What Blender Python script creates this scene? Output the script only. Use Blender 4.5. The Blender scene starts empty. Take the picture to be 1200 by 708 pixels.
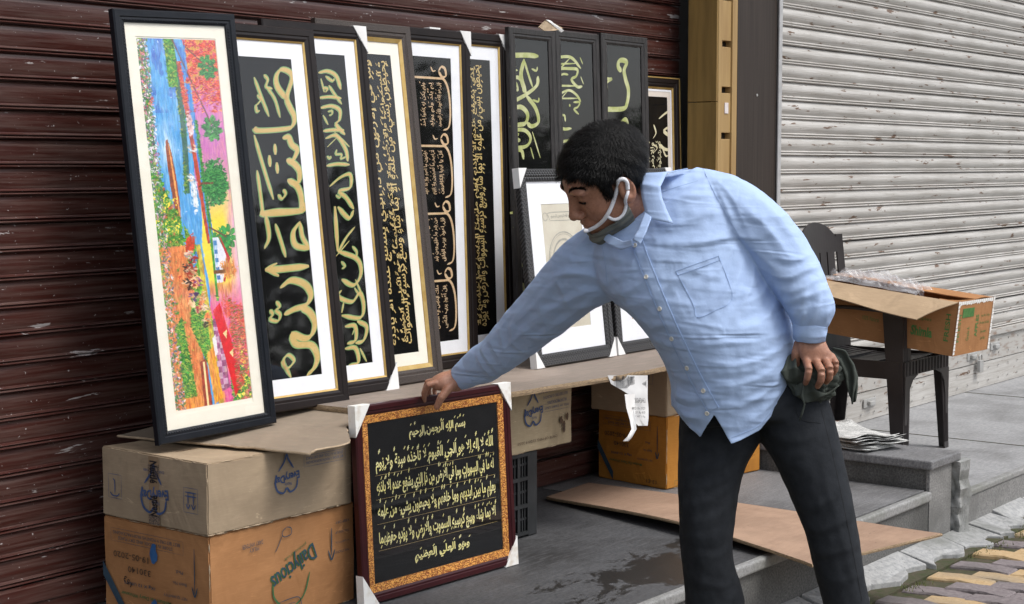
import bpy, bmesh, math, random, unicodedata
import numpy as np
from mathutils import Vector, Matrix
from mathutils.bvhtree import BVHTree
random.seed(7); RNG = np.random.default_rng(7)
S = bpy.context.scene
COL = S.collection
# ------------------------------------------------------------------ camera
FPX = 1904.0
PITCH = math.radians(4.83); HEAD = math.radians(37.5)
cy_, sy_, cp_, sp_ = math.cos(HEAD), math.sin(HEAD), math.cos(PITCH), math.sin(PITCH)
Fv = np.array([cp_*cy_, cp_*sy_, -sp_]); Uv = np.array([sp_*cy_, sp_*sy_, cp_]); Rv = np.array([sy_, -cy_, 0.0])
CAM = np.array([0.0, 0.0, 1.463])
cd = bpy.data.cameras.new('camera'); cam = bpy.data.objects.new('camera', cd); COL.objects.link(cam)
cam.location = CAM; cam.rotation_euler = (math.radians(90)-PITCH, 0, -(math.radians(90)-HEAD))
cd.sensor_width = 36; cd.lens = FPX/1200*36; cd.clip_end = 2000; cd.clip_start = .05
S.camera = cam
# ------------------------------------------------------------------ world, sun, exposure (bright overcast)
W = bpy.data.worlds.new('World'); S.world = W; W.use_nodes = True
wn = W.node_tree.nodes; wl = W.node_tree.links
SUN_EL, SUN_AZ = math.radians(58), math.radians(-78)      # azimuth measured from +X towards +Y
sky = wn.new('ShaderNodeTexSky'); sky.sky_type = 'NISHITA'; sky.sun_disc = False
sky.sun_elevation = SUN_EL; sky.sun_rotation = math.radians(90)-SUN_AZ
sky.dust_density = 3.0; sky.air_density = 1.0
hs = wn.new('ShaderNodeHueSaturation'); hs.inputs['Saturation'].default_value = .35
wl.new(sky.outputs[0], hs.inputs['Color']); wl.new(hs.outputs[0], wn['Background'].inputs[0])
wn['Background'].inputs[1].default_value = .15
sl = bpy.data.lights.new('sun', 'SUN'); sun = bpy.data.objects.new('sun', sl); COL.objects.link(sun)
sl.energy = 1.3; sl.angle = math.radians(22); sl.color = (1, .97, .93)
sd = Vector((math.cos(SUN_EL)*math.cos(SUN_AZ), math.cos(SUN_EL)*math.sin(SUN_AZ), math.sin(SUN_EL)))
sun.rotation_euler = sd.to_track_quat('Z', 'Y').to_euler()
S.view_settings.view_transform = 'Standard'; S.view_settings.look = 'None'; S.view_settings.gamma = 1
S.view_settings.exposure = .6
S.cycles.max_bounces = 6; S.cycles.transparent_max_bounces = 12
# ------------------------------------------------------------------ pixel helpers (photograph pixel + real distance -> a place in the world)
def ray(x, y): return Fv+(x-600)/FPX*Rv+(354-y)/FPX*Uv
def P(x, y, d): return CAM+ray(x, y)*d
def onz(x, y, z): r = ray(x, y); return CAM+r*(z-CAM[2])/r[2]
def ony(x, y, Y): r = ray(x, y); return CAM+r*Y/r[1]
def onx(x, y, X): r = ray(x, y); return CAM+r*X/r[0]
def proj(V):
    d = np.asarray(V)-CAM; z = d@Fv
    return np.stack([600+FPX*(d@Rv)/z, 354-FPX*(d@Uv)/z], -1)
# ------------------------------------------------------------------ object helpers
def mesh_np(name, v, f, smooth=False):
    me = bpy.data.meshes.new(name)
    me.from_pydata([tuple(map(float, p)) for p in v] if not isinstance(v, list) else v, [], f if isinstance(f, list) else f.tolist())
    me.update()
    if smooth: me.polygons.foreach_set('use_smooth', [True]*len(me.polygons))
    return me
def link(name, me, mat=None, parent=None, smooth=False):
    o = bpy.data.objects.new(name, me); COL.objects.link(o)
    if mat is not None and not me.materials: me.materials.append(mat)
    if parent is not None: o.parent = parent
    if smooth: me.polygons.foreach_set('use_smooth', [True]*len(me.polygons))
    return o
def tag(o, label=None, cat=None, group=None, kind=None):
    if label: o['label'] = label
    if cat: o['category'] = cat
    if group: o['group'] = group
    if kind: o['kind'] = kind
    return o
def thing(name, label, cat, loc=(0, 0, 0), rz=0, group=None, mw=None):
    o = bpy.data.objects.new(name, None); COL.objects.link(o); o.empty_display_size = .1
    if mw is not None: o.matrix_world = mw
    else: o.location = loc; o.rotation_euler = (0, 0, rz)
    return tag(o, label, cat, group)
class MB:
    """collects shapes into one mesh"""
    def __init__(s): s.v = []; s.f = []
    def add(s, v, f):
        n = len(s.v); s.v += [tuple(map(float, p)) for p in v]; s.f += [tuple(i+n for i in q) for q in f]; return s
    def box(s, a, b, M=None):
        x0, y0, z0 = a; x1, y1, z1 = b
        v = [(x0,y0,z0),(x1,y0,z0),(x1,y1,z0),(x0,y1,z0),(x0,y0,z1),(x1,y0,z1),(x1,y1,z1),(x0,y1,z1)]
        if M is not None: v = [tuple(M@Vector(p)) for p in v]
        return s.add(v, [(0,3,2,1),(4,5,6,7),(0,1,5,4),(1,2,6,5),(2,3,7,6),(3,0,4,7)])
    def prism(s, poly, z0, z1):
        n = len(poly)
        v = [(x, y, z0) for x, y in poly]+[(x, y, z1) for x, y in poly]
        return s.add(v, [tuple(range(n))[::-1], tuple(range(n, 2*n))]+[(i, (i+1) % n, n+(i+1) % n, n+i) for i in range(n)])
    def tube(s, pts, r, n=8, cap=True):
        pts = [np.array(p, float) for p in pts]; rs = r if isinstance(r, (list, tuple)) else [r]*len(pts)
        rings = []; up = np.array([.13, .31, .94])
        for i, p in enumerate(pts):
            t = pts[min(i+1, len(pts)-1)]-pts[max(i-1, 0)]; t = t/(np.linalg.norm(t)+1e-9)
            a = np.cross(t, up); a /= np.linalg.norm(a)+1e-9; b = np.cross(t, a)
            rings.append([p+rs[i]*(math.cos(2*math.pi*k/n)*a+math.sin(2*math.pi*k/n)*b) for k in range(n)])
        v = [q for R in rings for q in R]; f = []
        for i in range(len(pts)-1):
            for k in range(n): f.append((i*n+k, i*n+(k+1) % n, (i+1)*n+(k+1) % n, (i+1)*n+k))
        if cap: f += [tuple(range(n))[::-1], tuple(range((len(pts)-1)*n, len(pts)*n))]
        return s.add(v, f)
    def build(s, name, mat, parent=None, smooth=False, bevel=0, seg=2):
        me = bpy.data.meshes.new(name); me.from_pydata(s.v, [], s.f); me.update()
        bm = bmesh.new(); bm.from_mesh(me); bmesh.ops.recalc_face_normals(bm, faces=bm.faces)
        if bevel: bmesh.ops.bevel(bm, geom=[e for e in bm.edges if len(e.link_faces) == 2 and e.calc_face_angle(0) > .5], offset=bevel, segments=seg, affect='EDGES', profile=.5)
        bm.to_mesh(me); bm.free()
        return link(name, me, mat, parent, smooth)
def box(name, a, b, mat, parent=None, bevel=0, seg=2): return MB().box(a, b).build(name, mat, parent, bevel=bevel, seg=seg)
# ------------------------------------------------------------------ materials
def newmat(name):
    m = bpy.data.materials.new(name); m.use_nodes = True; nt = m.node_tree
    return m, nt, nt.nodes, nt.links, nt.nodes['Principled BSDF']
def ramp(nt, fac, stops):
    r = nt.nodes.new('ShaderNodeValToRGB'); e = r.color_ramp.elements
    while len(e) < len(stops): e.new(.5)
    for el, (p, c) in zip(e, stops): el.position = p; el.color = (*c, 1) if len(c) == 3 else c
    nt.links.new(fac, r.inputs[0]); return r.outputs[0]
def coord(nt, world=False, scale=(1, 1, 1)):
    mp = nt.nodes.new('ShaderNodeMapping'); mp.inputs['Scale'].default_value = scale
    if world: nt.links.new(nt.nodes.new('ShaderNodeNewGeometry').outputs['Position'], mp.inputs[0])
    else: nt.links.new(nt.nodes.new('ShaderNodeTexCoord').outputs['Object'], mp.inputs[0])
    return mp.outputs[0]
def noise(nt, co, scale, detail=4, rough=.55, dist=0):
    n = nt.nodes.new('ShaderNodeTexNoise'); n.inputs['Scale'].default_value = scale; n.inputs['Detail'].default_value = detail
    n.inputs['Roughness'].default_value = rough; n.inputs['Distortion'].default_value = dist
    nt.links.new(co, n.inputs['Vector']); return n.outputs[0]
def mix(nt, fac, a, b, mode='MIX'):
    n = nt.nodes.new('ShaderNodeMix'); n.data_type = 'RGBA'; n.blend_type = mode
    for s, v in ((0, fac), (6, a), (7, b)):
        if hasattr(v, 'is_linked') or hasattr(v, 'links'): nt.links.new(v, n.inputs[s])
        else: n.inputs[s].default_value = v if s == 0 else (*v, 1)
    return n.outputs[2]
def bump(nt, b, h, strength=.3, dist=.005, prev=None):
    n = nt.nodes.new('ShaderNodeBump'); n.inputs['Strength'].default_value = strength; n.inputs['Distance'].default_value = dist
    nt.links.new(h, n.inputs['Height'])
    if prev: nt.links.new(prev, n.inputs['Normal'])
    nt.links.new(n.outputs[0], b.inputs['Normal']); return n.outputs[0]
def pm(name, c1, c2=None, scale=8, rough=.6, stretch=(1, 1, 1), lo=.35, hi=.65, bmp=0, bscale=None, bdist=.003, metal=0, world=False, spec=.5, detail=5):
    m, nt, N, L, b = newmat(name)
    b.inputs['Roughness'].default_value = rough; b.inputs['Metallic'].default_value = metal; b.inputs['Specular IOR Level'].default_value = spec
    co = coord(nt, world, stretch)
    if c2 is None: c2 = tuple(x*.8 for x in c1)
    L.new(ramp(nt, noise(nt, co, scale, detail), [(lo, c1), (hi, c2)]), b.inputs['Base Color'])
    if bmp: bump(nt, b, noise(nt, co, bscale or scale*4, 4), bmp, bdist)
    return m
def srgb(r, g, b):
    f = lambda c: (c/255/12.92 if c/255 <= .04045 else ((c/255+.055)/1.055)**2.4)
    return (f(r), f(g), f(b))
M = {}
def shutter_mat(name, base, base2, chipc, chip_t, dirt, rough, speck):
    m, nt, N, L, b = newmat(name); b.inputs['Roughness'].default_value = rough
    co = coord(nt, True, (1, 1, 1)); cs = coord(nt, True, (2.2, 2.2, 14)); cl = coord(nt, True, (1.0, 1.0, 30))
    c = ramp(nt, noise(nt, co, 3, 6), [(.3, base), (.7, base2)])
    c = mix(nt, ramp(nt, noise(nt, cl, 3, 5, .7), [(.42, (0, 0, 0)), (.72, (.75, .75, .75))]), c, dirt)
    sp = ramp(nt, noise(nt, co, 110, 2, .5), [(speck, (0, 0, 0)), (speck+.03, (1, 1, 1))])
    c = mix(nt, sp, c, chipc)
    ch = ramp(nt, noise(nt, cs, 3.1, 7, .62, .3), [(chip_t, (0, 0, 0)), (chip_t+.012, (1, 1, 1))])
    c = mix(nt, ch, c, chipc)
    L.new(c, b.inputs['Base Color']); bump(nt, b, noise(nt, co, 60, 4), .12, .002)
    return m
M['brown_shutter'] = shutter_mat('brown_shutter_paint', (.062, .0170, .0125), (.038, .0105, .0080), (.36, .33, .32), .66, (.13, .088, .076), .33, .71)
M['white_shutter'] = shutter_mat('grey_shutter_paint', (.50, .485, .46), (.40, .385, .36), (.13, .075, .045), .635, (.24, .215, .185), .5, .715)
def granite(name, a, bcol, stain, sc=130, moss=False, streak=None, rough=.7):
    m, nt, N, L, b = newmat(name); b.inputs['Roughness'].default_value = rough
    co = coord(nt, True)
    c = ramp(nt, noise(nt, co, sc, 3, .7), [(.36, a), (.5, tuple((x+y)/2 for x, y in zip(a, bcol))), (.64, bcol)])
    v = N.new('ShaderNodeTexVoronoi'); v.inputs['Scale'].default_value = sc*1.1; L.new(co, v.inputs['Vector'])
    c = mix(nt, ramp(nt, v.outputs[0], [(.12, (.5, .5, .5)), (.2, (0, 0, 0))]), c, tuple(x*.3 for x in a))
    c = mix(nt, ramp(nt, noise(nt, co, 2.3, 8, .62, .4), [(.47, (0, 0, 0)), (.68, (.85, .85, .85))]), c, stain)
    if streak: c = mix(nt, ramp(nt, noise(nt, coord(nt, True, (3, 26, 3)), 4, 5, .7), [(.5, (0, 0, 0)), (.72, (.6, .6, .6))]), c, streak)
    L.new(c, b.inputs['Base Color']); bump(nt, b, noise(nt, co, 90, 5, .7), .3, .003)
    return m
M['floor'] = granite('dark_stone_floor', (.050, .051, .054), (.085, .086, .090), (.018, .017, .016), 95, streak=(.13, .13, .135), rough=.6)
M['tread'] = granite('grey_granite_tread', (.10, .10, .104), (.21, .21, .215), (.06, .06, .06), 150, streak=(.27, .27, .27), rough=.6)
M['riser'] = granite('speckled_granite_face', (.055, .055, .056), (.15, .148, .14), (.028, .028, .025), 130)
M['kerbface'] = granite('light_granite_face', (.13, .13, .13), (.27, .265, .255), (.10, .10, .095), 130)
M['pavement'] = granite('light_pavement_stone', (.23, .235, .24), (.32, .32, .325), (.15, .15, .15), 60, streak=(.36, .36, .36), rough=.75)
M['edge'] = granite('rough_pale_stone_edge', (.19, .19, .188), (.29, .29, .285), (.14, .145, .12), 80)
M['cement'] = granite('weathered_cement', (.24, .245, .245), (.36, .36, .355), (.12, .125, .11), 45)
M['joint'] = pm('mossy_joint', (.035, .045, .012), (.07, .055, .035), 30, .95, bmp=.8, bscale=90, world=True)
M['moss'] = pm('moss', (.06, .085, .012), (.10, .10, .03), 40, .95, bmp=1, bscale=150, world=True)
M['paver_y'] = granite('yellow_paver', (.40, .27, .13), (.47, .34, .19), (.20, .18, .15), 55, rough=.75)
M['paver_p'] = granite('purple_grey_paver', (.15, .125, .13), (.22, .19, .19), (.09, .085, .08), 55, rough=.75)
M['asphalt'] = pm('asphalt', (.05, .05, .052), (.07, .07, .07), 60, .9, bmp=.5, bscale=200, world=True)
def add_stain(m, cx, cy, rx, ry):
    nt = m.node_tree; N, L = nt.nodes, nt.links; b = N['Principled BSDF']; src = b.inputs['Base Color'].links[0].from_socket
    ge = N.new('ShaderNodeNewGeometry'); sb = N.new('ShaderNodeVectorMath'); sb.operation = 'SUBTRACT'; sb.inputs[1].default_value = (cx, cy, ZF_); L.new(ge.outputs['Position'], sb.inputs[0])
    ml = N.new('ShaderNodeVectorMath'); ml.operation = 'MULTIPLY'; ml.inputs[1].default_value = (1/rx, 1/ry, 0); L.new(sb.outputs[0], ml.inputs[0]); ln = N.new('ShaderNodeVectorMath'); ln.operation = 'LENGTH'; L.new(ml.outputs[0], ln.inputs[0])
    ns = noise(nt, coord(nt, True, (1, 1.6, 1)), 5.5, 8, .68, .6); sc = N.new('ShaderNodeMath'); sc.operation = 'MULTIPLY_ADD'; sc.inputs[1].default_value = -.22; L.new(ln.outputs['Value'], sc.inputs[0]); L.new(ns, sc.inputs[2])
    f = ramp(nt, sc.outputs[0], [(.335, (0, 0, 0)), (.385, (1, 1, 1))]); L.new(mix(nt, f, src, (.026, .025, .024)), b.inputs['Base Color'])
    r_ = N.new('ShaderNodeMapRange'); r_.inputs['To Min'].default_value = b.inputs['Roughness'].default_value; r_.inputs['To Max'].default_value = .33; L.new(f, r_.inputs['Value']); L.new(r_.outputs[0], b.inputs['Roughness'])
ZF_ = .223; add_stain(M['floor'], 4.15, 2.66, .75, .16)
# ------------------------------------------------------------------ ground, road, steps
YE = 2.45; ZF = .223; ZA = .163; ZS = .343; YW = 3.70; YV = 3.57
def struct(o): o['kind'] = 'structure'; return o
struct(box('ground', (-400, -400, -.5), (400, 400, -.03), M['asphalt']))
struct(box('paving_bed', (-30, .2, -.029), (40, YE-.002, -.014), M['joint']))
struct(box('road', (-200, -9, -.029), (200, .05, -.025), M['asphalt']))
struct(box('kerb', (-60, .05, -.2), (60, .197, .01), M['kerbface'], bevel=.01))
fl = struct(box('platform_floor', (-3, YE+.02, -.1), (5.80, 6.2, ZF), M['floor']))
box('nosing', (-3, YE-.012, ZF-.035), (4.25, YE+.02-.0005, ZF+.003), M['edge'], fl, bevel=.009, seg=3)
box('nosing', (4.255, YE-.012, ZF-.035), (5.798, YE+.02-.0005, ZF+.003), M['edge'], fl, bevel=.009, seg=3)
box('stone_slab', (4.95, YE+.022, ZF+.0005), (5.798, YV+.08, ZF+.004), M['tread'], fl)
box('riser', (-3, YE+.004, -.1), (5.798, YE+.0195, ZF-.036), M['riser'], fl)
pv = struct(box('pavement', (6.09, YE+.03, -.1), (40, 6.2, ZA), M['pavement']))
for i, (a, b) in enumerate([(6.092, 7.6), (7.604, 9.2), (9.204, 10.9), (10.904, 13)]):
    box('kerb_stone', (a, YE, -.1), (b, YE+.0295, ZA-.022), M['kerbface'], pv, bevel=.003)
    box('edge_strip', (a, YE-.006, ZA-.021), (b, YE+.0295, ZA+.004), M['edge'], pv, bevel=.006)
for a in (7.35, 8.9, 10.6): box('joint', (a, YE+.032, ZA+.0005), (a+.008, YV, ZA+.002), M['joint'], pv)
st = struct(box('divider_step', (5.815, YE+.02, -.1), (6.06, YV+.3, ZS-.036), M['riser']))
box('step_slab', (5.79, YE-.012, ZS-.035), (6.075, YV+.3, ZS), M['tread'], st, bevel=.006)
box('face_stone', (5.81, YE+.004, -.1), (6.02, YE+.0195, ZS-.037), M['kerbface'], st, bevel=.002)
# broken plaster post with moss at the end of the divider step
def lump(name, a, b, mat, parent=None, n=7, amp=.012, seed=0):
    r = np.random.default_rng(seed); bm = bmesh.new(); bmesh.ops.create_cube(bm, size=1)
    bmesh.ops.subdivide_edges(bm, edges=bm.edges[:], cuts=n, use_grid_fill=True)
    a = np.array(a); b = np.array(b)
    ph = r.uniform(0, 6, 12)
    for v in bm.verts:
        p = np.array(v.co)+.5; q = a+(b-a)*p
        w = sum(math.sin(q[j % 3]*(35+22*j)+ph[j]+q[(j+1) % 3]*(21+17*j))/(1+j*.5) for j in range(6))
        nrm = (p-.5); nrm = nrm/(np.abs(nrm).max()+1e-6)
        v.co = Vector(q+nrm*np.array([1, 1, .5])*amp*w*.5)
    me = bpy.data.meshes.new(name); bm.to_mesh(me); bm.free()
    return link(name, me, mat, parent)
lump('plaster_post', (6.03, YE-.03, -.05), (6.095, YE+.028, ZS-.037), M['cement'], st, 9, .016, 3)
lump('moss', (6.094, YE-.012, .15), (6.102, YE+.03, .30), M['moss'], st, 6, .008, 5)
# cement haunch chunks along the foot of the kerb
hx = 3.4; hs_ = np.random.default_rng(11)
hn = struct(box('cement_haunch', (2.5, YE-.15, -.02), (13, YE+.004, -.004), M['joint']))
while hx < 12.5:
    w = hs_.uniform(.22, .5)
    dpt = hs_.uniform(.13, .2)
    n = 9; poly = []
    for k in range(n):
        t = k/(n-1); poly.append((hx+w*t, YE-dpt*(.75+.35*math.sin(t*9+hx*7)*.4+hs_.uniform(-.12, .12))))
    poly += [(hx+w, YE+.003), (hx, YE+.003)]
    mb = MB(); nn = len(poly); hf, hb = hs_.uniform(.004, .016), hs_.uniform(.03, .05)
    top = [(x, y, hf if y < YE-.02 else hb) for x, y in poly]; bot = [(x, y, -.02) for x, y in poly]
    # inner row gives the chunk a domed top
    mb.add(bot+top, [tuple(range(nn, 2*nn))]+[(i, (i+1) % nn, nn+(i+1) % nn, nn+i) for i in range(nn)])
    mb.build('cement_chunk', M['cement'], hn, bevel=.004)
    hx += w+hs_.uniform(.008, .03)
# pavers
def paver_mesh(L_, Wd, seed):
    r = np.random.default_rng(seed); pts = []
    for i in range(9):
        t = i/8; pts.append((-Wd/2-.012*math.cos(t*2*math.pi)+r.normal()*.0012, -L_/2+L_*t))
    for i in range(9):
        t = 1-i/8; pts.append((Wd/2-.012*math.cos(t*2*math.pi)+r.normal()*.0012, -L_/2+L_*t))
    mb = MB(); n = len(pts); cx = [(x*.93, y*.965) for x, y in pts]
    tz = [(x, y, r.normal()*.0006) for x, y in cx]
    v = [(x, y, -.03) for x, y in pts]+[(x, y, -.006) for x, y in pts]+tz
    f = [(i, (i+1) % n, n+(i+1) % n, n+i) for i in range(n)]+[(n+i, n+(i+1) % n, 2*n+(i+1) % n, 2*n+i) for i in range(n)]+[tuple(range(2*n, 3*n))]
    me = bpy.data.meshes.new('paver'); me.from_pydata(mb.v+v, [], f); me.update(); return me
PB = struct(box('paved_footpath', (2.6, .21, -.0139), (9.5, YE-.16, -.012), M['joint']))
base = {(c, k): paver_mesh(.218, .100, k) for c in 'yp' for k in range(3)}
for (c, k), me in base.items(): me.materials.append(M['paver_'+c])
far = MB(); nvis = 0
for i in range(52):
    for j in range(10):
        x = 3.35+i*.106; y = YE-.27-j*.222-(.111 if i % 2 else 0)
        if y < .4: continue
        c = 'y' if ((i//2+j*(1 if i % 3 else 2)) % 2 == 0) else 'p'
        if random.random() < .12: c = 'p'
        if y > 1.45 and nvis < 296:
            o = bpy.data.objects.new('paver', base[(c, random.randrange(3))]); COL.objects.link(o); o.parent = PB
            o.location = (x, y, .0005+random.uniform(-.004, .004)); o.rotation_euler = (random.gauss(0, .012), random.gauss(0, .012), random.gauss(0, .02)); nvis += 1
        else: far.box((x-.046, y-.105, -.012), (x+.046, y+.105, random.uniform(-.004, .002)))
tag(far.build('paver', M['paver_p'], PB), kind='stuff')
# weeds in the joints near the kerb
wb = MB(); wr = np.random.default_rng(2)
for k in range(900):
    x = wr.uniform(4.4, 8.2); y = YE-.19+wr.normal()*.02+.012*math.sin(x*9)
    if math.sin(x*4.3)+math.sin(x*11) < .1: continue
    h = wr.uniform(.006, .022); a = wr.uniform(0, 6.3); q = .004
    wb.add([(x, y, .002), (x+q*math.cos(a), y+q*math.sin(a), .002), (x+.01*math.cos(a+1), y+.01*math.sin(a+1), h)], [(0, 1, 2)])
tag(wb.build('weeds', M['moss']), 'low green moss and weeds growing in the crack at the foot of the kerb', 'weeds', kind='stuff')
# ------------------------------------------------------------------ facade
M['render'] = pm('facade_render', (.20, .19, .18), (.26, .25, .24), 3, .9, bmp=.2, bscale=40)
struct(box('facade_wall', (-6, YW+.10, -.1), (20, YW+.5, 5.5), M['render']))
struct(box('facade_lintel', (-6, YW-.06, 2.96), (20, YW+.0995, 5.5), M['render'], bevel=.01))
def slat_mesh(prof, x0, x1, name, nx=1):
    """thin rolled sheet: profile (y,z) swept in x with a 1.2 mm back face"""
    v = []; f = []; n = len(prof); xs = np.linspace(x0, x1, nx+1)
    for x in xs: v += [(x, y, z) for y, z in prof]
    for i in range(nx):
        for k in range(n-1): f.append((i*n+k, (i+1)*n+k, (i+1)*n+k+1, i*n+k+1))
    m0 = len(v)
    for x in (xs[0], xs[-1]): v += [(x, y+.0015, z) for y, z in prof]
    for k in range(n-1): f.append((m0+k, m0+k+1, m0+n+k+1, m0+n+k))
    me = bpy.data.meshes.new(name); me.from_pydata(v, [], f); me.update(); return me
def arc(y0, z0, y1, z1, bul, n=6):
    return [(y0+(y1-y0)*t+bul*math.sin(math.pi*t), z0+(z1-z0)*t) for t in np.linspace(0, 1, n)]
def shutter(name, label, X0, X1, Y, z0, z1, per, prof, mat):
    t = thing(name, label, 'roller shutter', (0, Y, z0))
    me = slat_mesh(prof, X0, X1, 'slat'); me.materials.append(mat)
    k = 0; zz = 0
    while zz < z1-z0:
        o = bpy.data.objects.new('slat', me); COL.objects.link(o); o.parent = t
        o.location = (0, random.gauss(0, .0007), zz); o.rotation_euler = (0, random.gauss(0, .0003), random.gauss(0, .0002)); zz += per
    return t
P1_ = .0755
profB = arc(.0, 0, -.0, .009, -.011, 5)+arc(-.0005, .0095, -.0005, .0165, -.008, 5)+[(.0015, .0185), (.0005, .022), (-.0015, .034), (-.0022, .048), (-.0018, .060), (.0008, .070), (.0045, .0755)]
bs = shutter('brown_roller_shutter', 'dark maroon brown roller shutter with chipped paint behind the framed pictures', .6, 5.99, YW, ZF+.10, 2.96, P1_, profB, M['brown_shutter'])
box('bottom_rail', (.6, -.02, -.10), (5.99, .0, -.052), M['brown_shutter'], bs, bevel=.004)
box('bottom_rail', (.6, -.026, -.051), (5.99, .0, -.001), M['brown_shutter'], bs, bevel=.004)
P2_ = .0835
profW = arc(0, 0, 0, .011, -.010, 5)+arc(-.0, .0125, -.002, .020, -.006, 4)+arc(-.001, .022, .003, .0835, -.0115, 9)
ws = shutter('white_roller_shutter', 'pale grey white roller shutter with rust spots behind the plastic chair', 6.47, 13.5, YV, ZA+.34, 2.96, P2_, profW, M['white_shutter'])
M['rust'] = pm('rusty_grey_paint', (.40, .385, .36), (.20, .13, .09), 9, .6, stretch=(1, 1, 5), lo=.5, hi=.72, bmp=.2, world=True)
M['zinc'] = pm('worn_zinc', (.45, .45, .44), (.33, .32, .30), 12, .45, metal=.3, bmp=.1)
box('bottom_plate', (6.47, -.012, -.338), (13.5, .0, -.19), M['white_shutter'], ws, bevel=.002)
box('bottom_plate', (6.47, -.016, -.186), (13.5, .0, -.04), M['rust'], ws, bevel=.002)
box('angle_bar', (6.47, -.035, -.039), (13.5, .0, -.004), M['rust'], ws, bevel=.002)
rb = MB()
for k in range(44):
    x = 6.6+k*.155
    for z in (-.30, -.225, -.15, -.075): rb.tube([(x, -.017, z), (x, -.020, z)], .006, 6)
tag(rb.build('rivet', M['zinc'], ws), kind='stuff')
def hasp(x, z):
    h = MB().box((x, -.022, z), (x+.14, -.0165, z+.045)).build('hasp', M['zinc'], ws, bevel=.003)
    MB().box((x+.04, -.040, z+.010), (x+.10, -.0225, z+.032)).build('staple', M['zinc'], h, bevel=.004)
hasp(8.9, -.16); hasp(9.25, -.13); hasp(7.55, -.27)
pad = MB().box((9.02, -.05, -.235), (9.075, -.030, -.165)).tube([(9.03, -.04, -.165), (9.03, -.04, -.14), (9.047, -.04, -.13), (9.065, -.04, -.14), (9.065, -.04, -.165)], .004, 6)
pad.build('padlock', M['zinc'], ws, bevel=.003)
# timber upright with slots, dark laminate pillar, metal channel
M['pine'] = pm('yellow_pine', (.38, .25, .10), (.30, .185, .07), 5, .6, stretch=(6, 6, .6), bmp=.15, bscale=40, bdist=.001)
M['ochre'] = pm('old_ochre_timber', (.27, .165, .045), (.19, .115, .03), 5, .65, stretch=(6, 6, .5), bmp=.2, bscale=30)
M['laminate'] = pm('dark_wood_laminate', (.026, .019, .015), (.045, .034, .028), 7, .55, spec=.25, stretch=(12, 12, .25), lo=.3, hi=.7)
M['lampale'] = pm('dark_void', (.02, .015, .01), (.03, .02, .015), 7, .9)
ps = thing('slotted_timber_post', 'tall yellow pine post with dark slots between the two shutters', 'post', (5.92, YV-.10, ZF))
HP = 2.74
box('side_board', (0, 0, 0), (.012, .14, 1.50), M['ochre'], ps, bevel=.002)
box('side_board', (0, .0005, 1.503), (.012, .14, HP), M['ochre'], ps, bevel=.002)
box('backing', (.013, .035, 0), (.168, .10, HP), M['lampale'], ps)
box('rail', (.0125, -.001, 0), (.042, .034, HP), M['pine'], ps, bevel=.002)
box('rail', (.128, -.001, 0), (.169, .034, HP), M['pine'], ps, bevel=.002)
zz = .03
while zz < HP-.1:
    box('block', (.0425, .006+random.uniform(0, .002), zz), (.1275, .034, min(zz+.166, HP)), M['pine'], ps, bevel=.002); zz += .192
box('sticker', (.075, .003, 1.455-.0), (.105, .0055, 1.50), pm('sticker_paper', (.7, .68, .66), (.6, .5, .5), 60, .6), ps)
pl = thing('laminate_pillar', 'dark brown wood laminate pillar beside the white shutter', 'pillar', (6.092, YV-.10, ZS if 0 else ZA))
box('panel', (0, 0, 0), (.345, .14, 2.79), M['laminate'], pl, bevel=.002)
box('metal_channel', (.346, -.012, 0), (.376, .098, 2.79), pm('channel_paint', (.42, .42, .42), (.30, .30, .30), 20, .45, lo=.4, hi=.8), pl, bevel=.002)
box('scraped_edge', (.3455, -.006, .3), (.3458, -.0, 2.7), M['lampale'], pl)
for z in (.4, 1.0, 1.6, 2.2): MB().tube([(.17, -.003, z), (.17, .001, z)], .006, 8).build('screw', M['zinc'], pl)
# trees and a low wall across the road (they stand behind the camera and show only as reflections in the picture glass)
M['far_leaf'] = pm('far_foliage', (.035, .06, .015), (.07, .10, .025), 2, .9, world=True)
tl = MB(); tr = np.random.default_rng(5)
for k in range(26000):
    X = tr.uniform(4, 75); d = tr.uniform(0, 5)
    az = X/35.
    top = 9.6-4.6*np.clip((az-1.15)/.35, 0, 1)+1.3*math.sin(X*.55)+.8*math.sin(X*1.7+1)
    z = tr.uniform(0, 1)**.7*max(top, 1.8); c = np.array([X, -34-d+2*math.sin(X*.5), z]); s_ = tr.uniform(.12, .3)
    a = tr.normal(size=3); a /= np.linalg.norm(a); b = np.cross(a, tr.normal(size=3)); b /= np.linalg.norm(b)
    tl.add([c-a*s_, c+b*s_, c+a*s_, c-b*s_], [(0, 1, 2, 3)])
tag(tl.build('far_trees', M['far_leaf']), 'mass of green trees across the road, seen only mirrored in the picture glass', 'trees', kind='stuff')
# ------------------------------------------------------------------ lettering
_AF = {}
for _cp in range(0xFE80, 0xFEFD):
    _d = unicodedata.decomposition(chr(_cp)).split()
    if len(_d) >= 2: _AF.setdefault(''.join(chr(int(x, 16)) for x in _d[1:]), {})[_d[0].strip('<>')] = chr(_cp)
def shape_ar(s):
    L = []; i = 0
    while i < len(s):
        if s[i:i+2] in _AF and s[i] == '\u0644': L.append(s[i:i+2]); i += 2
        else: L.append(s[i]); i += 1
    out = []
    for k, c in enumerate(L):
        f = _AF.get(c)
        if not f: out.append(c); continue
        pv = _AF.get(L[k-1], {}) if k else {}; nx = _AF.get(L[k+1], {}) if k+1 < len(L) else {}
        jp = 'initial' in pv; jn = ('initial' in f) and ('final' in nx)
        w = 'medial' if jp and jn and 'medial' in f else 'final' if jp and 'final' in f else 'initial' if jn and 'initial' in f else 'isolated'
        out.append(c if (w == 'isolated' and len(c) == 1) else f.get(w, c))
    return ''.join(reversed(out))
_tc = {}
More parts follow.
